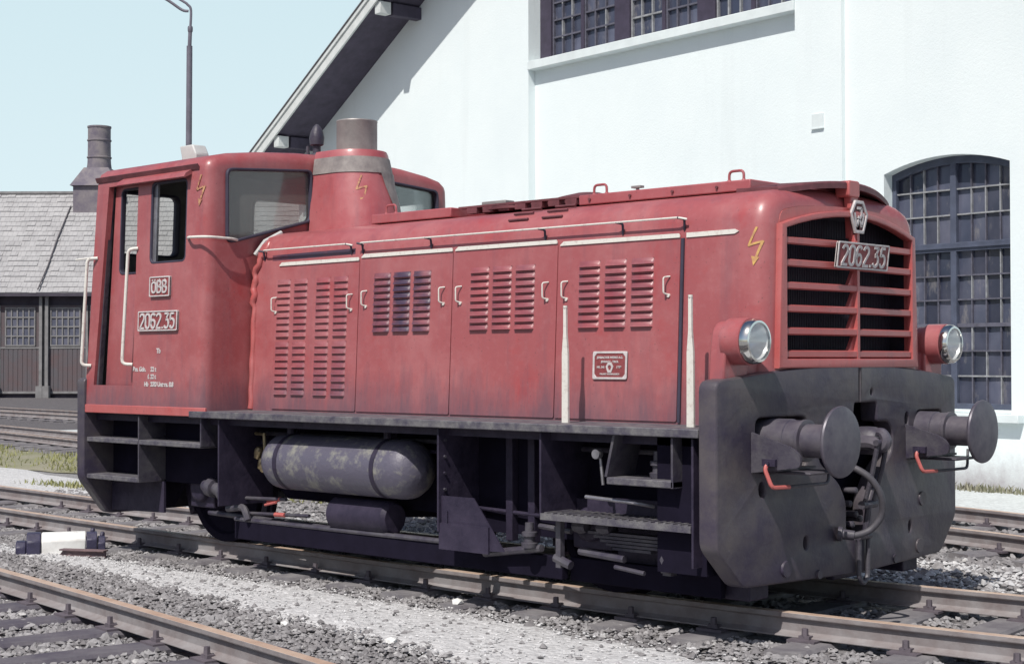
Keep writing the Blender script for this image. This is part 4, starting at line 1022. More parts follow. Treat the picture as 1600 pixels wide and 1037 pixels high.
def sleeper(p, d, par, length=2.45, w_=.24, clips=(), seed=0, mat=None):
    rnd = random.Random(seed); bm = B()
    n = Vector((-d.y, d.x, 0)); xs = [-1, -.55, 0, .55, 1]; rows = []
    jit = rnd.uniform(-.05, .05)
    for k in xs:
        c = p + n * (k * length / 2 + jit) ; ww = w_ / 2 * (1 + rnd.uniform(-.08, .06)); zt = -.150 + rnd.uniform(-.006, .004)
        rows.append([bm.verts.new(c + d * a + Vector((0, 0, z))) for a, z in ((-ww, -.26), (-ww, zt - .02), (-ww * .85, zt), (ww * .85, zt), (ww, zt - .02), (ww, -.26))])
    for a, b in zip(rows, rows[1:]):
        for i in range(5): bm.faces.new((a[i], a[i + 1], b[i + 1], b[i]))
    bm.faces.new(rows[0]); bm.faces.new(rows[-1][::-1])
    o = obj('sleeper', bm, mat or M['sleeper'], par, ang=30)
    for (cp, cd) in clips:
        b2 = B(); nn = Vector((-cd.y, cd.x, 0))
        X = Matrix((cd, nn, Vector((0, 0, 1)))).transposed().to_4x4(); X.translation = cp
        box(b2, -.09, .09, -.13, .13, -.155, -.139, X)
        for s in (-1, 1):
            box(b2, -.035, .035, s * .062 - .025, s * .062 + .025, -.139, -.118, X); cone(b2, X @ Vector((0, s * .07, -.12)), X @ Vector((0, s * .07, -.075)), .021, .019, n=6)
        obj('rail_clip', b2, M['clip'], o)
    return o
def lin(pts):    # interpolator y(x)
    X = [p[0] for p in pts]; Y = [p[1] for p in pts]
    return lambda x: float(np.interp(x, X, Y))
def curve_pts(fn, x0, x1, n): return [(x, fn(x)) for x in np.linspace(x0, x1, n)]

# 1: the locomotive's own track (gently curved, points begin at its left)
def near1(x):
    if x < -2: return -.78 + .0037 * min((x + 2) ** 2, 64) + (.03 * max(-10 - x, 0))
    return -.78 + .0150 * (x + 2) ** 2
def far1(x):
    if x < -2: return .715 + (0.055 * max(-9.5 - x, 0) if x < -9.5 else 0)
    return .715 + .0150 * (x + 2) ** 2
tr = empty('railway_track', (-3, 0, -.2), 'curved railway track under the red locomotive', 'track', 'railway tracks in the yard')
rail_obj(curve_pts(near1, -26, 7, 60), tr); rail_obj(curve_pts(far1, -26, 7, 60), tr)
for i, x in enumerate(np.arange(-19.9, 6.5, .63)):
    mid = (near1(x) + far1(x)) / 2; sl_ = (near1(x + .1) - near1(x - .1)) / .2; d = Vector((1, sl_, 0)).normalized()
    cl = [(Vector((x, near1(x), 0)), d), (Vector((x, far1(x), 0)), d)] if -11 < x < 4 else ()
    sleeper(Vector((x, mid - .03, 0)), d, tr, 2.25, .25, cl, i)
# 2: foreground track
fg = lambda x: -2.963 - .134 * (x + 5.13) - .0035 * (x + 5.13) ** 2 if x > -5.13 else -2.963 - .134 * (x + 5.13)
tr = empty('railway_track', (-3, -4, -.2), 'nearest railway track cutting across the lower left corner of the photo', 'track', 'railway tracks in the yard')
rail_obj(curve_pts(fg, -22, 6, 50), tr); rail_obj([(x - .19, y - 1.49) for x, y in curve_pts(fg, -22, 6, 50)], tr)
for i, x in enumerate(np.arange(-14, 2.5, .64)):
    d = Vector((1, (fg(x + .1) - fg(x - .1)) / .2, 0)).normalized(); n = Vector((-d.y, d.x, 0)); p = Vector((x, fg(x), 0))
    sleeper(p - n * .75, d, tr, 2.3, .25, [(p, d)], 100 + i, M['sleeper_oily'])
# 3: track between locomotive and hall
t3a = lin([(-45, 12.2), (-28.6, 9.85), (-24, 9.1), (-14, 7.78), (-8, 7.0), (-2.38, 6.18), (-1.46, 5.86), (3, 4.3), (7, 2.5)])
t3b = lin([(-45, 10.6), (-25.5, 8.17), (-21.1, 7.38), (-12, 6.0), (-6.5, 5.2), (-1.5, 4.29), (-.63, 4.05), (3, 2.75), (7, 1.0)])
tr = empty('railway_track', (-3, 5.5, -.2), 'railway track running behind the locomotive along the white hall', 'track', 'railway tracks in the yard')
rail_obj(curve_pts(t3a, -45, 6, 60), tr); rail_obj(curve_pts(t3b, -45, 6, 60), tr)
for i, x in enumerate(np.arange(-34, 5, .68)):
    d = Vector((1, (t3b(x + .5) - t3b(x - .5)), 0)).normalized(); y = (t3a(x) + t3b(x)) / 2; n = Vector((-d.y, d.x, 0))
    cl = [(Vector((x + .15, t3a(x + .15), 0)), d), (Vector((x - .15, t3b(x - .15), 0)), d)] if -4 < x < 2 else ()
    sleeper(Vector((x, y, 0)), d, tr, 2.4, .24, cl, 300 + i)
# 4: far track in front of the wooden shed
t4a = lin([(-70, 20.5), (-42, 17.1), (-30, 15.9), (-12, 14.0)]); t4b = lin([(-70, 18.9), (-42, 15.55), (-30, 14.4), (-12, 12.5)])
tr = empty('railway_track', (-40, 16.5, -.2), 'most distant railway track, just in front of the dark wooden shed', 'track', 'railway tracks in the yard')
rail_obj(curve_pts(t4a, -70, -24, 30), tr); rail_obj(curve_pts(t4b, -70, -24, 30), tr)
for i, x in enumerate(np.arange(-60, -25, .75)):
    d = Vector((1, -.1, 0)).normalized(); sleeper(Vector((x, (t4a(x) + t4b(x)) / 2, 0)), d, tr, 2.4, .26, (), 500 + i)

# ================================================================== GROUND
def structure(name, bm, mat):
    o = obj(name, bm, mat); o['kind'] = 'structure'; return o
bm = B(); v = [bm.verts.new(p) for p in ((-900, -900, -.235), (900, -900, -.235), (900, 900, -.235), (-900, 900, -.235))]; bm.faces.new(v); structure('ground', bm, M['gravel'])
def strip(edge_a, edge_b, xs, z, jit=.0, seed=1, sub=6):
    rnd = random.Random(seed); bm = B(); rows = []
    for x in xs:
        ya, yb = edge_a(x) + rnd.uniform(-jit, jit), edge_b(x) + rnd.uniform(-jit, jit)
        rows.append([bm.verts.new((x, ya + (yb - ya) * k / sub, z - (.03 if k in (0, sub) else 0) + rnd.uniform(-.006, .006))) for k in range(sub + 1)])
    for a, b in zip(rows, rows[1:]):
        for i in range(sub): bm.faces.new((a[i], a[i + 1], b[i + 1], b[i]))
    return bm
structure('ballast_bed', strip(lambda x: near1(x) - .62, lambda x: far1(x) + .95, np.arange(-30, 8, .25), -.19, .07, 2, 10), M['ballast'])
structure('ballast_bed', strip(lambda x: fg(x) - 2.6, lambda x: fg(x) + .42, np.arange(-24, 8, .25), -.19, .06, 3, 10), M['ballast_dark'])
structure('ballast_bed', strip(lambda x: t3b(x) - .75, lambda x: t3a(x) + .5, np.arange(-46, 7, .4), -.19, .06, 4, 8), M['ballast'])
structure('ballast_bed', strip(lambda x: t4b(x) - 2.2, lambda x: t4a(x) + 12, np.arange(-72, -14, 2), -.20, .05, 5, 8), M['ballast_dark'])
pc = lin([(-9.5, -1.55), (-6, -1.58), (-4, -1.66), (-2, -1.78), (0, -2.05), (2.5, -2.5), (7, -3.4)]); pw = lin([(-10, .08), (-7, .16), (-5, .34), (-3, .50), (-1, .60), (1, .72), (7, .8)])
structure('gravel_path', strip(lambda x: pc(x) - pw(x), lambda x: pc(x) + pw(x), np.arange(-9.5, 7, .1), -.172, .09, 6, 8), M['light_grit'])
structure('concrete_path', strip(lambda x: 1.35 - .16 * (x + 13), lambda x: 3.2 - .2 * (x + 13), np.arange(-40, -6, .5), -.185, .08, 7, 6), M['light_grit'])
structure('cinder_path', strip(lambda x: t3a(x) + .55, lambda x: t4b(x) - 2.4 if x < -20 else t3a(x) + 2.0, np.arange(-60, -16, 1), -.195, .1, 8, 6), M['light_grit'])

# ================================================================== ENGINE SHED (white hall)
wd = Vector((.99159, -.12940, 0)).normalized(); wn = Vector((-.1294, -.99159, 0)).normalized(); D0 = -9.4968
W = lambda s, o, z: wd * s + wn * (D0 + o) + Vector((0, 0, z))
WP = lambda u, v, q: W(u, q, v)
hall = empty('engine_shed', tuple(W(-11.35, 0, -.2)), 'large white plastered engine shed with a gable roof and tall windows behind the locomotive', 'building')
HPt = lambda name, bm, mat, par=None, **k: obj(name, bm, mat, par or hall, **k)
structure('concrete_apron', (lambda bm: (prism(bm, [(-30, -.3), (8, -.3), (8, 2.75), (-30, 2.75)], -.19, -.178, lambda u, v, q: W(u, v, q)), bm)[1])(B()), M['concrete'])
apx, apz, sl30 = -11.35, 8.339 + .577 * (17.418 - 11.35), .577
rz = lambda s: apz - sl30 * abs(s - apx)
sL, sR = -21.9, -.8
# gable wall with its recesses cut as real openings: built from plates
def wplate(outer, holes, o0, o1, mat=None, name='wall', par=None):
    bm = plate_mesh(outer, holes, abs(o1 - o0)); remap(bm, lambda u, v, q: W(u, (o0 + o1) / 2 + q, v)); return HPt(name, bm, mat or M['wall'], par)
RA = (-14.35, -8.36); RBx = (-7.52, -2.2)
lw = [(-6.865, .855)] + [(s, 4.04 + .17 * (1 - ((s + 5.885) / .98) ** 2)) for s in np.linspace(-6.865, -4.905, 15)] + [(-4.905, .855)]
gable = [(sL, -.25), (sR, -.25), (sR, rz(sR)), (apx, apz), (sL, rz(sL))]
wplate(gable, [[(RA[0], 1.0), (RA[1], 1.0), (RA[1], 9.8), (RA[0], 9.8)], [(RBx[0], -.24), (RBx[1], -.24), (RBx[1], 6.2), (-3.9, 7.2), (RBx[0], 7.5)]], -.15, 0)
wplate([(RA[0], .9), (RA[1], .9), (RA[1], 6.62), (RA[0], 6.62)], [], -.45, -.151)
wplate([(RBx[0] - .1, -.25), (RBx[1] + .1, -.25), (RBx[1] + .1, 6.3), (-3.9, 7.35), (RBx[0] - .1, 7.65)], [lw], -.45, -.08)
wplate([(RA[0] - .3, 6.0), (RA[0], 6.0), (RA[0], 9.8), (RA[0] - .3, 9.8)], [], -.6, -.152)
wplate([(RA[1], 6.0), (RA[1] + .3, 6.0), (RA[1] + .3, 9.8), (RA[1], 9.8)], [], -.6, -.152)
bm = B(); prism(bm, [(RA[0] + .002, 6.55), (RA[1] - .002, 6.55), (RA[1] - .002, 6.70), (RA[0] + .002, 6.70)], -.44, .03, WP); HPt('window_sill', bm, M['sill'], bevel=.01)
bm = B(); prism(bm, [(-7.05, .70), (-4.72, .70), (-4.72, .812), (-7.05, .812)], -.30, .07, WP); prism(bm, [(-6.86, .812), (-4.91, .812), (-4.91, .852), (-6.86, .852)], -.30, -.05, WP); HPt('window_sill', bm, M['sill'], bevel=.01)
# side walls, rear, roof
bm = B(); prism(bm, [(sL, -26), (sL + .4, -26), (sL + .4, -.46), (sL, -.46)], -.25, rz(sL) - .02, lambda u, v, q: W(u, v, q)); prism(bm, [(sR - .4, -26), (sR, -26), (sR, -.46), (sR - .4, -.46)], -.25, rz(sR) - .02, lambda u, v, q: W(u, v, q)); HPt('side_wall', bm, M['wall'])
bm = B(); prism(bm, [(sL + .4, -.25), (sR - .4, -.25), (sR - .4, rz(sR)), (apx, apz), (sL + .4, rz(sL))], -26, -25.6, WP); HPt('rear_wall', bm, M['wall'])
OV = 1.0
for s in (-1, 1):
    e = apx + s * 11.6
    bm = B(); ze = rz(e)
    poly = [(apx, apz + .004), (e, ze + .004), (e, ze + .20), (apx, apz + .20)]
    prism(bm, poly, -26.5, OV - .04, WP); rf = HPt('roof', bm, M['soffit'] if False else M['roofing'])
    bm = B(); prism(bm, [(apx, apz - .02), (e, ze - .02), (e, ze + .003), (apx, apz + .003)], .001, OV - .05, WP); HPt('soffit_boards', bm, M['soffit'], rf)
    bm = B(); prism(bm, [(apx, apz - .05), (e, ze - .05), (e, ze + .15), (apx, apz + .15)], OV - .04, OV, WP); HPt('verge_board', bm, M['fascia'], rf)
    bm = B(); prism(bm, [(apx, apz + .15), (e, ze + .15), (e, ze + .235), (apx, apz + .235)], OV - .06, OV + .03, WP); HPt('verge_capping', bm, M['fascia'], rf)
    bm = B(); prism(bm, [(apx, apz + .236), (e, ze + .236), (e, ze + .262), (apx, apz + .262)], -.5, OV + .05, WP); HPt('roof_edge_flashing', bm, M['roofing'], rf)
    for k, ss in enumerate((3.2, 6.25, 9.9)):
        sp = apx + s * ss; zt = rz(sp)
        bm = B(); prism(bm, [(sp - .09, zt - .26), (sp + .09, zt - .26), (sp + .09, zt - .03), (sp - .09, zt - .03)], -.1, OV - .35, WP); HPt('purlin_end', bm, M['soffit'], rf, bevel=.01)
        bm = B(); prism(bm, [(sp - .09, zt - .26), (sp + .09, zt - .26), (sp + .09, zt - .03), (sp - .09, zt - .03)], OV - .30, OV - .05, WP); HPt('bracket_end', bm, M['fascia'], rf, bevel=.01)
# upper window
def wbar(bm, s0, s1, z0, z1, o0, o1): prism(bm, [(s0, z0), (s1, z0), (s1, z1), (s0, z1)], o0, o1, WP)
ZB, ZT = 6.70, 9.75
bm = B(); o0, o1 = -.45, -.30
for a, b in ((-14.35, -14.06), (-12.45, -12.09), (-10.56, -10.18), (-8.62, -8.36)): wbar(bm, a, b, ZB, ZT, o0, o1 + .03)
for a, b in ((-13.31, -13.23), (-11.36, -11.28), (-9.46, -9.38)): wbar(bm, a, b, ZB, ZT, o0, o1 + .01)
for a, b in ((-14.06, -12.45), (-12.09, -10.56), (-10.18, -8.62)): wbar(bm, a, b, ZB, ZB + .07, o0, o1)
uw = HPt('upper_window', bm, M['win_brown'], bevel=.006)
bd = B(); bp_ = B(); rnd = random.Random(4)
CS = ((-14.06, -13.31), (-13.23, -12.45), (-12.09, -11.36), (-11.28, -10.56), (-10.18, -9.46), (-9.38, -8.62))
for ci, (a, b) in enumerate(CS):
    pale = ci in (2, 4)
    for j in (1, 2):
        s = a + (b - a) * j / 3
        for k in range(10):
            t = bp_ if (rnd.random() < (.7 if pale else .22)) else bd
            wbar(t, s - .014, s + .014, ZB + .07 + k * .3, ZB + .07 + k * .3 + .3, o0 + .05, o1 - .015)
    for k in range(1, 10):
        z = ZB + .11 + k * .3
        t = bp_ if (pale and k in (1, 3)) else bd
        wbar(t, a, b, z - .014, z + .014, o0 + .05, o1 - .013)
    wbar(bp_ if pale else bd, a, a + .03, ZB + .07, ZT, o0 + .05, o1 - .012)
HPt('glazing_bars', bd, M['bar_dark'], uw); HPt('pale_glazing_bars', bp_, M['bar_pale'], uw)
bm = B()
for (a, b) in CS:
    for j in range(3):
        for k in range(10):
            s0, s1 = a + (b - a) * j / 3, a + (b - a) * (j + 1) / 3; z0 = ZB + .11 + (k - (1 if k == 0 else 0) * .0) * .3 - (.04 if k == 0 else 0); z1 = ZB + .11 + (k + 1) * .3
            tx, tz = rnd.uniform(-.012, .012), rnd.uniform(-.012, .012)
            q = [bm.verts.new(W(s, -.36 + tx * (i - .5) + tz * (m - .5), z)) for s, z, i, m in ((s0, z0, 0, 0), (s1, z0, 1, 0), (s1, z1, 1, 1), (s0, z1, 0, 1))]
            bm.faces.new(q)
HPt('window_panes', bm, M['pane'], uw, recalc=False)
# arched window right of the locomotive
GO = -.28; bm = plate_mesh(lw, [[(-6.80, .93), (-5.93, .93), (-5.93, 2.94), (-6.80, 2.94)], [(-5.84, .93), (-4.97, .93), (-4.97, 2.94), (-5.84, 2.94)],
    [(-6.80, 3.06)] + [(s, 4.04 + .17 * (1 - ((s + 5.885) / .98) ** 2) - .10) for s in np.linspace(-6.80, -5.93, 7)] + [(-5.93, 3.06)],
    [(-5.84, 3.06)] + [(s, 4.04 + .17 * (1 - ((s + 5.885) / .98) ** 2) - .10) for s in np.linspace(-5.84, -4.97, 7)] + [(-4.97, 3.06)]], .10, .006)
remap(bm, lambda u, v, q: W(u, GO - .03 + q, v)); aw = HPt('arched_window', bm, M['win_blue'])
bm = B(); wbar(bm, -6.84, -4.93, 2.985, 3.015, GO - .05, GO + .045); HPt('transom_rail', bm, M['win_blue'], aw)
bd = B(); bp_ = B(); rnd = random.Random(9)
for (a, b) in ((-6.80, -5.93), (-5.84, -4.97)):
    for j in (1, 2, 3):
        s = a + (b - a) * j / 4
        for (z0, z1) in ((.93, 1.29), (1.29, 1.62), (1.62, 1.95), (1.95, 2.30), (2.30, 2.62), (2.62, 2.94), (3.06, 3.43), (3.43, 3.77), (3.77, 4.0)):
            t = bp_ if rnd.random() < .25 else bd
            ztop = z1 if z1 != 4.0 else 4.04 + .17 * (1 - ((s + 5.885) / .98) ** 2) - .095
            wbar(t, s - .008, s + .008, z0, ztop, GO - .05, GO - .01)
    for z in (1.29, 1.62, 2.30, 2.62, 3.43, 3.77): wbar(bp_ if z in (3.43, 3.77, 1.29) else bd, a, b, z - .010, z + .010, GO - .05, GO - .008)
    wbar(bd, a, b, 1.935, 1.985, GO - .05, GO + .0)
HPt('glazing_bars', bd, M['bar_dark'], aw); HPt('pale_glazing_bars', bp_, M['bar_pale'], aw)
bm = B()
for (a, b) in ((-6.80, -5.93), (-5.84, -4.97)):
    for j in range(4):
        zs = (.92, 1.29, 1.62, 1.96, 2.30, 2.62, 2.95, 3.05, 3.43, 3.77, 4.15)
        for z0, z1 in zip(zs, zs[1:]):
            s0, s1 = a + (b - a) * j / 4, a + (b - a) * (j + 1) / 4; tx, tz = rnd.uniform(-.012, .012), rnd.uniform(-.014, .014)
            bm.faces.new([bm.verts.new(W(s, GO - .05 + tx * (i - .5) + tz * (m - .5), z)) for s, z, i, m in ((s0, z0, 0, 0), (s1, z0, 1, 0), (s1, z1, 1, 1), (s0, z1, 0, 1))])
HPt('window_panes', bm, M['pane'], aw, recalc=False)
# unseen black backs so panes never show daylight
bm = B(); wbar(bm, RA[0], RA[1], 6.5, 9.8, -.62, -.60); wbar(bm, -7.1, -4.7, .6, 4.4, -.62, -.60); HPt('daylight_backing', bm, M['black'])
bm = B(); prism(bm, [(-8.04, 4.80), (-7.84, 4.80), (-7.84, 5.0), (-8.04, 5.0)], -.002, .02, WP); prism(bm, [(-8.05, 4.785), (-7.83, 4.785), (-7.83, 4.80), (-8.05, 4.80)], -.002, .035, WP); HPt('wall_vent', bm, M['sill'])

# ================================================================== WOODEN SHED (far left)
fh = Vector((fw.x, fw.y, 0)).normalized(); rh = Vector((fh.y, -fh.x, 0))
c0 = Vector((cpos.x, cpos.y, 0))
G = lambda lat, dep, z: c0 + rh * lat + fh * dep + Vector((0, 0, z))
barn = empty('wooden_shed', tuple(G(-24, 75, -.2)), 'long low wooden shed with a pale shingle roof and dark gates at far left', 'building')
BPt = lambda name, bm, mat, par=None, **k: obj(name, bm, mat, par or barn, **k)
l0, l1 = -60, -7
bm = B(); box(bm, l0, l1, 72.6, 81.4, -.25, 4.7, lambda v: G(v.x, v.y, v.z)); BPt('wall', bm, M['barn_wood'])
bm = B(); uvl = bm.loops.layers.uv.new('uv')
def slope(d0, z0, d1, z1):
    n = 24
    for i in range(n):
        a = l0 - .5 + (l1 - l0 + 1) * i / n; b = l0 - .5 + (l1 - l0 + 1) * (i + 1) / n
        vsx = [bm.verts.new(G(*q)) for q in ((a, d0, z0), (b, d0, z0), (b, d1, z1), (a, d1, z1))]
        f = bm.faces.new(vsx); L_ = math.hypot(d1 - d0, z1 - z0)
        for lp, uv in zip(f.loops, ((a, 0), (b, 0), (b, L_), (a, L_))): lp[uvl].uv = uv
# stepped shingle courses on the front slope
nrow = 20
for k in range(nrow):
    t0, t1 = k / nrow, (k + 1) / nrow
    dz = lambda t: 4.66 + (9.80 - 4.66) * t; dd = lambda t: 72.0 + 5.0 * t
    nseg = 150
    for i in range(nseg):
        a = l0 - .5 + (l1 - l0 + 1) * i / nseg; b = l0 - .5 + (l1 - l0 + 1) * (i + 1) / nseg
        rr = random.uniform(-.03, .03); lift = .028
        q = [G(a, dd(t0) - lift, dz(t0) + lift + rr), G(b, dd(t0) - lift, dz(t0) + lift + rr), G(b, dd(t1), dz(t1) + .01), G(a, dd(t1), dz(t1) + .01)]
        vv = [bm.verts.new(p) for p in q]; f = bm.faces.new(vv); L_ = 7.17
        for lp, uv in zip(f.loops, ((a, L_ * t0), (b, L_ * t0), (b, L_ * t1), (a, L_ * t1))): lp[uvl].uv = uv
        f2 = bm.faces.new([bm.verts.new(p) for p in (G(a, dd(t0), dz(t0) - .02), G(b, dd(t0), dz(t0) - .02), q[1], q[0])])
        for lp, uv in zip(f2.loops, ((a, 0), (b, 0), (b, .05), (a, .05))): lp[uvl].uv = uv
slope(82.0, 4.66, 77.0, 9.80)
rf = BPt('roof', bm, M['shingle'], recalc=False)
bm = B(); box(bm, l0 - .5, l1 + .5, 76.85, 77.15, 9.76, 9.88, lambda v: G(v.x, v.y, v.z)); BPt('ridge_board', bm, M['door_pale'], rf)
bm = B(); box(bm, l0 - .5, l1 + .5, 72.0, 72.10, 4.50, 4.66, lambda v: G(v.x, v.y, v.z)); BPt('eave_board', bm, M['barn_wood'], rf)
bm = B(); prism(bm, [(l0, 4.65), (l0 + .2, 4.65), (l0 + .2, 9.7), (l0, 9.7)], 76.9, 77.1, lambda u, v, q: G(u, q, v)); BPt('gable_boards', bm, M['barn_wood'])
# dark run of the lightning conductor down the slope
bm = B(); tube(bm, [G(-21.6, 76.2, 9.08), G(-21.75, 74.5, 7.36), G(-21.8, 73.2, 6.02), G(-21.9, 71.95, 4.82)], .035, 6); BPt('conductor_strip', bm, M['roofing'], rf)
# smoke vent on the ridge
bm = B(); box(bm, -21.42, -19.3, 75.95, 78.05, 8.6, 10.1, lambda v: G(v.x, v.y, v.z)); ch = BPt('smoke_vent', bm, M['brick'])
bm = B()
q0 = [G(a, d, 10.06) for a, d in ((-21.55, 75.8), (-19.15, 75.8), (-19.15, 78.2), (-21.55, 78.2))]; q1 = [G(-20.42 + a, 77 + d, 11.0) for a, d in ((-.6, -.6), (.6, -.6), (.6, .6), (-.6, .6))]
a = [bm.verts.new(p) for p in q0]; b = [bm.verts.new(p) for p in q1]
for i in range(4): bm.faces.new((a[i], a[(i + 1) % 4], b[(i + 1) % 4], b[i]))
bm.faces.new(a[::-1]); bm.faces.new(b); BPt('vent_hood', bm, M['brick'], ch)
bm = B(); lathe(bm, [(0, .62), (.35, .57), (.6, .56), (.62, .60), (.68, .60), (.70, .56), (1.45, .55), (1.47, .59), (1.53, .59), (1.55, .55), (2.1, .55), (2.12, .58), (2.2, .58), (2.2, .48)], G(-20.42, 77, 10.9), (0, 0, 1), 24); BPt('vent_flue', bm, M['brick'], ch)
# gates with small-paned windows
DOOR = bpy.data.objects
def gate(lat, first=[None]):
    bm = B(); Gm = lambda v: G(lat + v.x, v.y, v.z)
    box(bm, -1.0, 1.0, 72.50, 72.59, -.05, 4.1, Gm)
    for k in range(9): box(bm, -.98 + k * .22, -.80 + k * .22, 72.48, 72.5, .05, 2.05, Gm)
    g = BPt('gate', bm, M['door_wood'])
    bm = B(); box(bm, -1.03, -.93, 72.46, 72.55, -.05, 4.1, Gm); box(bm, .93, 1.03, 72.46, 72.55, -.05, 4.1, Gm); box(bm, -.93, .93, 72.46, 72.5, 2.08, 2.16, Gm); box(bm, -.93, .93, 72.46, 72.5, .0, .1, Gm); BPt('gate_frame', bm, M['door_pale'] if lat > -23 else M['barn_wood'], g)
    bm = B(); 
    for i in range(6): box(bm, -.72 + i * .27, -.66 + i * .27, 72.44, 72.48, 2.2, 4.0, Gm)
    for k in range(5): box(bm, -.72, .69, 72.435, 72.475, 2.2 + k * .435, 2.26 + k * .435, Gm)
    BPt('glazing_bars', bm, M['door_pale'], g)
    bm = B(); box(bm, -.70, .68, 72.485, 72.495, 2.2, 4.0, Gm); BPt('pane', bm, M['pane'], g)
for lat in (-33.4, -31.3, -29.2, -27.1, -25.0, -22.85, -20.75, -18.6, -16.5, -14.4, -12.3): gate(lat)
for lat in (-21.88, -21.6, -23.95):
    bm = B(); box(bm, lat - .07, lat + .07, 72.3, 72.44, -.1, 4.5, lambda v: G(v.x, v.y, v.z)); box(bm, lat - .16, lat + .16, 72.1, 72.4, -.2, .35, lambda v: G(v.x, v.y, v.z)); BPt('door_post', bm, M['door_pale'])

# ================================================================== STREET LAMP
lx, ly = -15.9, 5.6
dirp = ((-508) / f_px)
lp0 = c0 + (fh + rh * dirp) * 24.0
lamp = empty('yard_lamp', (lp0.x, lp0.y, -.2), 'tall thin grey lamp post with a bent arm standing behind the cab', 'street lamp')
zc = lambda ypx: cpos.z + 24.0 * (562.9 - ypx) / f_px
bm = B(); cone(bm, (lp0.x, lp0.y, -.2), lp0 + Vector((0, 0, zc(70))) + rh * .03, .055, .045, n=16)
pl = obj('lamp_pole', bm, M['lamp_post'], lamp)
bm = B(); t_ = lp0 + rh * .03; tube(bm, [t_ + Vector((0, 0, zc(72))), t_ + rh * .01 + Vector((0, 0, zc(45)))], .03, 10); lathe(bm, [(0, .034), (.02, .04), (.07, .04), (.09, .034)], t_ + rh * .01 + Vector((0, 0, zc(48))), (0, 0, 1), 14); obj('pole_collar', bm, M['lamp_post'], pl)
bm = B(); tube(bm, smooth_path([t_ + rh * .01 + Vector((0, 0, zc(45))), t_ + rh * .02 + Vector((0, 0, zc(14))), t_ + rh * -.03 + Vector((0, 0, zc(5))), t_ + rh * -.16 + Vector((0, 0, zc(-4))), t_ + rh * -.9 + Vector((0, 0, zc(-48)))], 5), .02, 8); obj('lamp_arm', bm, M['lamp_post'], lamp)
bm = B(); hd = [t_ + rh * -.02 + Vector((0, 0, zc(15))), t_ + rh * -.12 + Vector((0, 0, zc(13))), t_ + rh * -.32 + Vector((0, 0, zc(-1))), t_ + rh * -.6 + Vector((0, 0, zc(-18)))]; tube(bm, smooth_path(hd, 4), .022, 8); obj('arm_brace', bm, M['lamp_post'], lamp)
bm = B(); lathe(bm, [(0, .03), (.1, .10), (.35, .12), (.6, .08), (.65, .02)], t_ + rh * -.88 + Vector((0, 0, zc(-47))), rh * -1 + Vector((0, 0, .35)), 16); obj('lamp_head', bm, M['vent_grey'], lamp)

# ================================================================== SMALL THINGS
# point-lever weight: faceted white bar with navy end caps
def lever_fn(u, v, q): # u along, v across(z), q depth
    a = Vector((-7.08, -1.50, -.185)); e1 = Vector((.52, .855, 0)).normalized(); e2 = Vector((-e1.y, e1.x, 0)); return a + e1 * u + e2 * q + Vector((0, 0, v))
lev = empty('point_lever_weight', (-6.75, -1.45, -.2), 'white point lever block with dark navy ends lying beside the track', 'point lever')
def octx(bm, u0, u1, h, d0, d1, ch_):
    prism(bm, [(d0, 0), (d1, 0), (d1, h - ch_), (d1 - ch_, h), (d0 + ch_, h), (d0, h - ch_)], u0, u1, lambda a, b, q: lever_fn(q, b, a))
bm = B(); octx(bm, 0, .375, .185, -.12, .12, .06); obj('white_body', bm, M['lever_white'], lev, bevel=.012)
bm = B(); octx(bm, -.125, -.004, .19, -.13, .12, .07); octx(bm, -.215, -.128, .12, -.12, .10, .045); obj('end_cap', bm, M['lever_black'], lev, bevel=.012)
bm = B(); octx(bm, .379, .47, .18, -.12, .12, .055); octx(bm, .473, .54, .14, -.11, .1, .05); cone(bm, lever_fn(.43, .17, .04), lever_fn(.435, .205, .05), .022, n=8); cone(bm, lever_fn(.51, .13, .04), lever_fn(.52, .17, .06), .02, n=8); obj('end_cap', bm, M['lever_black'], lev, bevel=.012)
bm = B(); P0 = Vector((-6.78, -1.52, -.2)); e1 = Vector((.89, .46, 0)).normalized(); e2 = Vector((-e1.y, e1.x, 0))
fnr = lambda u, v, q: P0 + e1 * u + e2 * q + Vector((0, 0, v))
prism(bm, [(0, .015), (.05, .075), (.46, .075), (.46, 0), (.04, 0)], 0, .02, fnr); prism(bm, [(.03, .075), (.46, .075), (.46, .088), (.03, .088)], -.03, .05, fnr); cone(bm, fnr(.12, .04, -.004), fnr(.12, .04, .0), .02, n=10); cone(bm, fnr(.3, .04, -.004), fnr(.3, .04, .0), .02, n=10)
tag(obj('steel_channel', bm, M['rust_red'], bevel=.004), 'short rusty steel channel lying in front of the white point lever block', 'steel bar')
def rock(c, r, seed, sq=.6):
    rnd = random.Random(seed); bm = B(); bmesh.ops.create_icosphere(bm, subdivisions=1, radius=r)
    for v in bm.verts: v.co = Vector((v.co.x * rnd.uniform(.75, 1.25), v.co.y * rnd.uniform(.75, 1.25), v.co.z * sq * rnd.uniform(.7, 1.2))) + Vector(c)
    return bm
bm = B(); Q = Vector((-8.40, -.40, -.20)); prism(bm, [(0, 0), (.13, .01), (.15, .09), (.03, .11)], -.05, .06, lambda u, v, q: Q + rh * u + fh * q + Vector((0, 0, v)))
tag(obj('white_stone_block', bm, M['lever_white'], bevel=.012), 'small white stone block behind the white point lever block', 'stone', 'loose white stones beside the tracks')

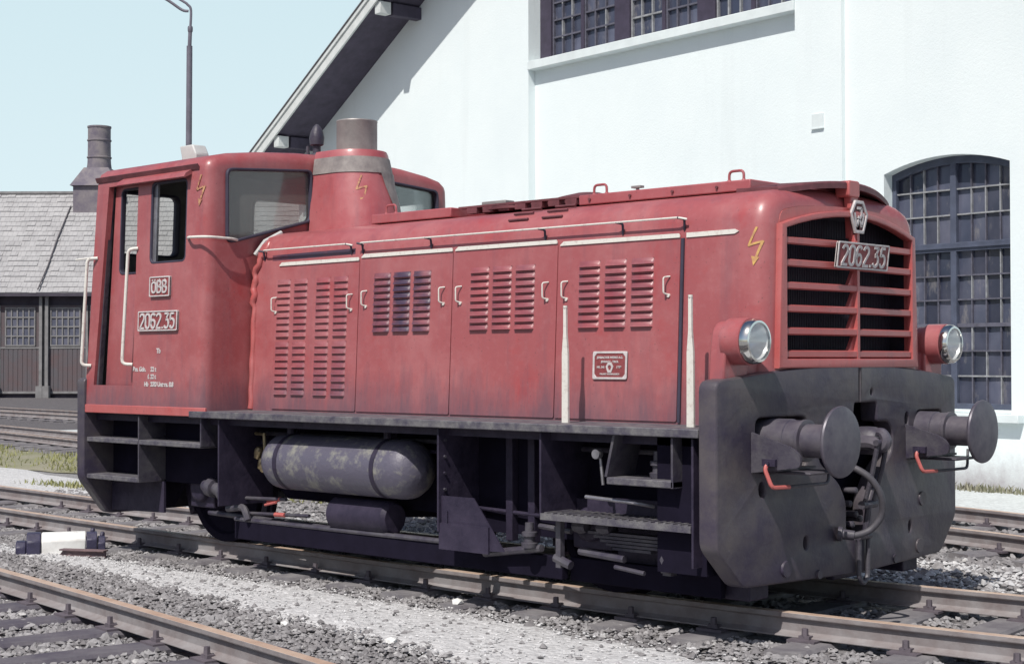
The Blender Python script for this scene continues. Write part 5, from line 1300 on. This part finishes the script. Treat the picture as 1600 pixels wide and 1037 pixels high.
# ballast stones --------------------------------------------------------------
def stones(name, pts, sizes, mat, seed):
    rng = np.random.default_rng(seed)
    bm0 = B(); bmesh.ops.create_icosphere(bm0, subdivisions=1, radius=1.0); bm0.verts.ensure_lookup_table()
    bv = np.array([v.co[:] for v in bm0.verts]); bfc = np.array([[v.index for v in f.verts] for f in bm0.faces]); bm0.free()
    # a cheaper shape: octahedron-like chips
    ov = np.array([(1, 0, 0), (.3, .9, .1), (-.8, .55, -.1), (-.75, -.6, .1), (.35, -.95, 0), (.1, .1, .85), (-.1, 0, -.7), (.55, .3, .6), (-.5, -.15, .65)])
    of = np.array([(0, 1, 7), (1, 5, 7), (5, 0, 7), (1, 2, 5), (2, 8, 5), (2, 3, 8), (3, 5, 8), (3, 4, 5), (4, 0, 5), (1, 0, 6), (2, 1, 6), (3, 2, 6), (4, 3, 6), (0, 4, 6)])
    n = len(pts); V = np.zeros((n, len(ov), 3)); 
    for i in range(n):
        s = sizes[i]; a = rng.uniform(0, 2 * np.pi); ca, sa = np.cos(a), np.sin(a); tl = rng.uniform(-.5, .5)
        v = ov * rng.uniform(.75, 1.3, (len(ov), 1)) * np.array([rng.uniform(.8, 1.3), rng.uniform(.7, 1.1), rng.uniform(.55, .95)]) * s
        v = np.c_[v[:, 0] * ca - v[:, 1] * sa, v[:, 0] * sa + v[:, 1] * ca, v[:, 2] + v[:, 0] * tl * .4]
        V[i] = v + pts[i]
    F = (of[None] + (np.arange(n) * len(ov))[:, None, None]).reshape(-1, 3)
    me = bpy.data.meshes.new(name); me.from_pydata(V.reshape(-1, 3).tolist(), [], F.tolist()); me.update()
    o = link(name, me, mat); o['kind'] = 'stuff'; return o
rng = np.random.default_rng(3)
def scatter(n, x0, x1, ya, yb, z, smin, smax, keep=lambda x, y: True):
    P = []; Sz = []
    while len(P) < n:
        x = rng.uniform(x0, x1); a, b = ya(x), yb(x); y = rng.uniform(a, b)
        if not keep(x, y): continue
        s = rng.uniform(smin, smax) * (1 + (rng.random() < .04) * .7); P.append((x, y, z + rng.uniform(-.012, .012))); Sz.append(s)
    return np.array(P), np.array(Sz)
def not_path(x, y):
    d = abs(y - pc(x)) / pw(x)
    return rng.random() < (1 if d > 1.15 else (.08 if d < .8 else .5))
p1, s1 = scatter(24000, -10, 2.8, lambda x: fg(x) + .08, lambda x: near1(x) - .1, -.178, .010, .026, not_path)
p2, s2 = scatter(7500, -11, 4, lambda x: near1(x) + .1, lambda x: far1(x) - .1, -.180, .014, .030, lambda x, y: (x - (-19.9)) % .63 > .13 and (x + 19.9) % .63 < .5 or x < -7)
p3, s3 = scatter(11500, -7.5, 1.5, lambda x: fg(x) - 2.2, lambda x: fg(x) - .08, -.180, .012, .030, lambda x, y: .11 < (x + 14 + (y - fg(x)) * -.14) % .64 < .54 or rng.random() < .12)
p4, s4 = scatter(8000, -13, 3.5, lambda x: far1(x) + .1, lambda x: far1(x) + 3.0, -.19, .018, .042)
p5, s5 = scatter(2600, -22, -10, lambda x: near1(x) - 1.5, lambda x: far1(x) + .8, -.19, .02, .045)
p6, s6 = scatter(2500, -5, 2, lambda x: t3b(x) - .7, lambda x: t3a(x) + .3, -.19, .02, .04)
stones('ballast_stones', np.r_[p1, p2, p3, p4, p5, p6], np.r_[s1, s2, s3, s4, s5, s6], M['stones'], 5)
p7, s7 = scatter(9000, -9.5, 2.8, lambda x: pc(x) - pw(x) * 1.1, lambda x: pc(x) + pw(x) * 1.1, -.176, .005, .012)
p8, s8 = scatter(3500, -5, 3.2, lambda x: far1(x) + .4, lambda x: far1(x) + 2.6, -.182, .014, .032)
stones('limestone_chips', np.r_[p7, p8], np.r_[s7, s8], M['stones_pale'], 6)
# oddly pale single stones that stand out in the photo
for i, (c, r_) in enumerate((((-2.24, -1.17, -.135), .045), ((-2.545, -2.41, -.165), .035), ((-1.584, -2.38, -.16), .04))):
    tag(obj('white_stone', rock(c, r_, 40 + i, .6), M['lever_white'], ang=10), ('white stone lying on a sleeper end in front of the locomotive', 'smaller white stone on the dark edge of the gravel path', 'broad white stone on the dark edge of the gravel path')[i], 'stone', 'loose white stones beside the tracks')

# grass and weeds ----------------------------------------------------------------
def blades(name, pts, h0, h1, mat, seed):
    rng = np.random.default_rng(seed); V = []; F = []
    for p in pts:
        h = rng.uniform(h0, h1); a = rng.uniform(0, 6.28); w_ = h * .09 + .006; l = rng.normal(0, .35, 2) * h
        d = np.array([np.cos(a), np.sin(a), 0]) * w_; p = np.array(p); k = len(V)
        V += [p - d, p + d, p + d * .6 + np.array([l[0] * .4, l[1] * .4, h * .6]), p - d * .6 + np.array([l[0] * .4, l[1] * .4, h * .6]), p + np.array([l[0], l[1], h])]
        F += [(k, k + 1, k + 2, k + 3), (k + 3, k + 2, k + 4)]
    me = bpy.data.meshes.new(name); me.from_pydata([tuple(v) for v in V], [], F); o = link(name, me, mat); o['kind'] = 'stuff'; return o
ga = lin([(-40, 9.5), (-17.8, 3.9), (-16, 4.1), (-12, 3.6), (-8, 3.0)]); gb = lin([(-40, 11.0), (-26, 8.0), (-23, 8.0), (-14, 5.6), (-8, 4.5)])
structure('grass_strip', strip(lambda x: ga(x) + .1, lambda x: min(gb(x), t3b(x) - .75), np.arange(-36, -8, .5), -.188, .15, 11, 6), simple('grassy_soil', (.20, .20, .11), .95, scale=1.2, col2=(.27, .25, .19)))
P = []
for _ in range(9000):
    x = random.uniform(-32, -8); a, b = ga(x), min(gb(x), t3b(x) - .7); y = random.uniform(a, b)
    if random.random() < .55 + .45 * math.sin(x * 1.3 + y * 2.1): P.append((x, y, -.19))
for _ in range(250): P.append((random.gauss(-13.4, .5), random.gauss(2.6, .12), -.19))
blades('grass', P, .03, .09, M['grass'], 3)
P = [tuple(W(random.uniform(-13, -2.5), abs(random.gauss(-.05, .09)) * 1 + .0, -.19)) for _ in range(2600)]
blades('wall_weeds', P, .03, .13, M['weed'], 4)

# ------------------------------------------------------------------ separate pieces become parts of their own
def split_pieces(o, tol=.004):
    me = o.data; n = len(me.vertices); par = list(range(n))
    def find(a):
        while par[a] != a: par[a] = par[par[a]]; a = par[a]
        return a
    for e in me.edges:
        a, b = find(e.vertices[0]), find(e.vertices[1])
        if a != b: par[a] = b
    comp = {}
    for v in me.vertices: comp.setdefault(find(v.index), []).append(v.index)
    cl = []
    for ids in comp.values():
        co = np.array([me.vertices[i].co[:] for i in ids]); cl.append([co.min(0) - tol, co.max(0) + tol, set(ids)])
    ch = True
    while ch:
        ch = False
        for i in range(len(cl)):
            for j in range(len(cl) - 1, i, -1):
                if (cl[i][0] <= cl[j][1]).all() and (cl[j][0] <= cl[i][1]).all():
                    cl[i] = [np.minimum(cl[i][0], cl[j][0]), np.maximum(cl[i][1], cl[j][1]), cl[i][2] | cl[j][2]]; cl.pop(j); ch = True
    if len(cl) < 2: return
    for k in range(len(cl) - 1, -1, -1):
        bm = bmesh.new(); bm.from_mesh(me); bm.verts.ensure_lookup_table()
        bmesh.ops.delete(bm, geom=[v for v in bm.verts if v.index not in cl[k][2]], context='VERTS')
        m2 = bpy.data.meshes.new(o.name); bm.to_mesh(m2); bm.free()
        for m in me.materials: m2.materials.append(m)
        if k == 0: o.data = m2
        else:
            c = o.copy(); c.data = m2; C.objects.link(c)
SPL = ('louvre_bank', 'cab_skirt', 'step_stringers', 'beam_plugs', 'rail_guard', 'window_panes', 'glazing_bars', 'pale_glazing_bars', 'step_bracket', 'drain_pipe', 'spring_hanger', 'brake_rod',
       'sander_valve', 'tank_valve', 'air_pipe_ends', 'brake_cylinder', 'hatch_bolts', 'shoulder_vent_slots', 'roof_rib', 'shade_beam', 'filler_cap', 'tank_strap', 'red_brake_link', 'control_desk',
       'main_frame', 'gusset_foot', 'hose_coupling', 'maker_badge', 'daylight_backing', 'side_wall', 'end_cap', 'gate_frame', 'rim_clip', 'transmission_case', 'roof_horn', 'window_sill', 'driver_seat')
for o in list(bpy.data.objects):
    if o.type == 'MESH' and o.name.split('.')[0] in SPL: split_pieces(o)
for old, new in (('step_stringers', 'step_stringer'), ('beam_plugs', 'beam_plug'), ('air_pipe_ends', 'air_pipe_end'), ('hatch_bolts', 'hatch_bolt'), ('shoulder_vent_slots', 'vent_slot')):
    for o in [o for o in bpy.data.objects if o.name.split('.')[0] == old]: o.name = new
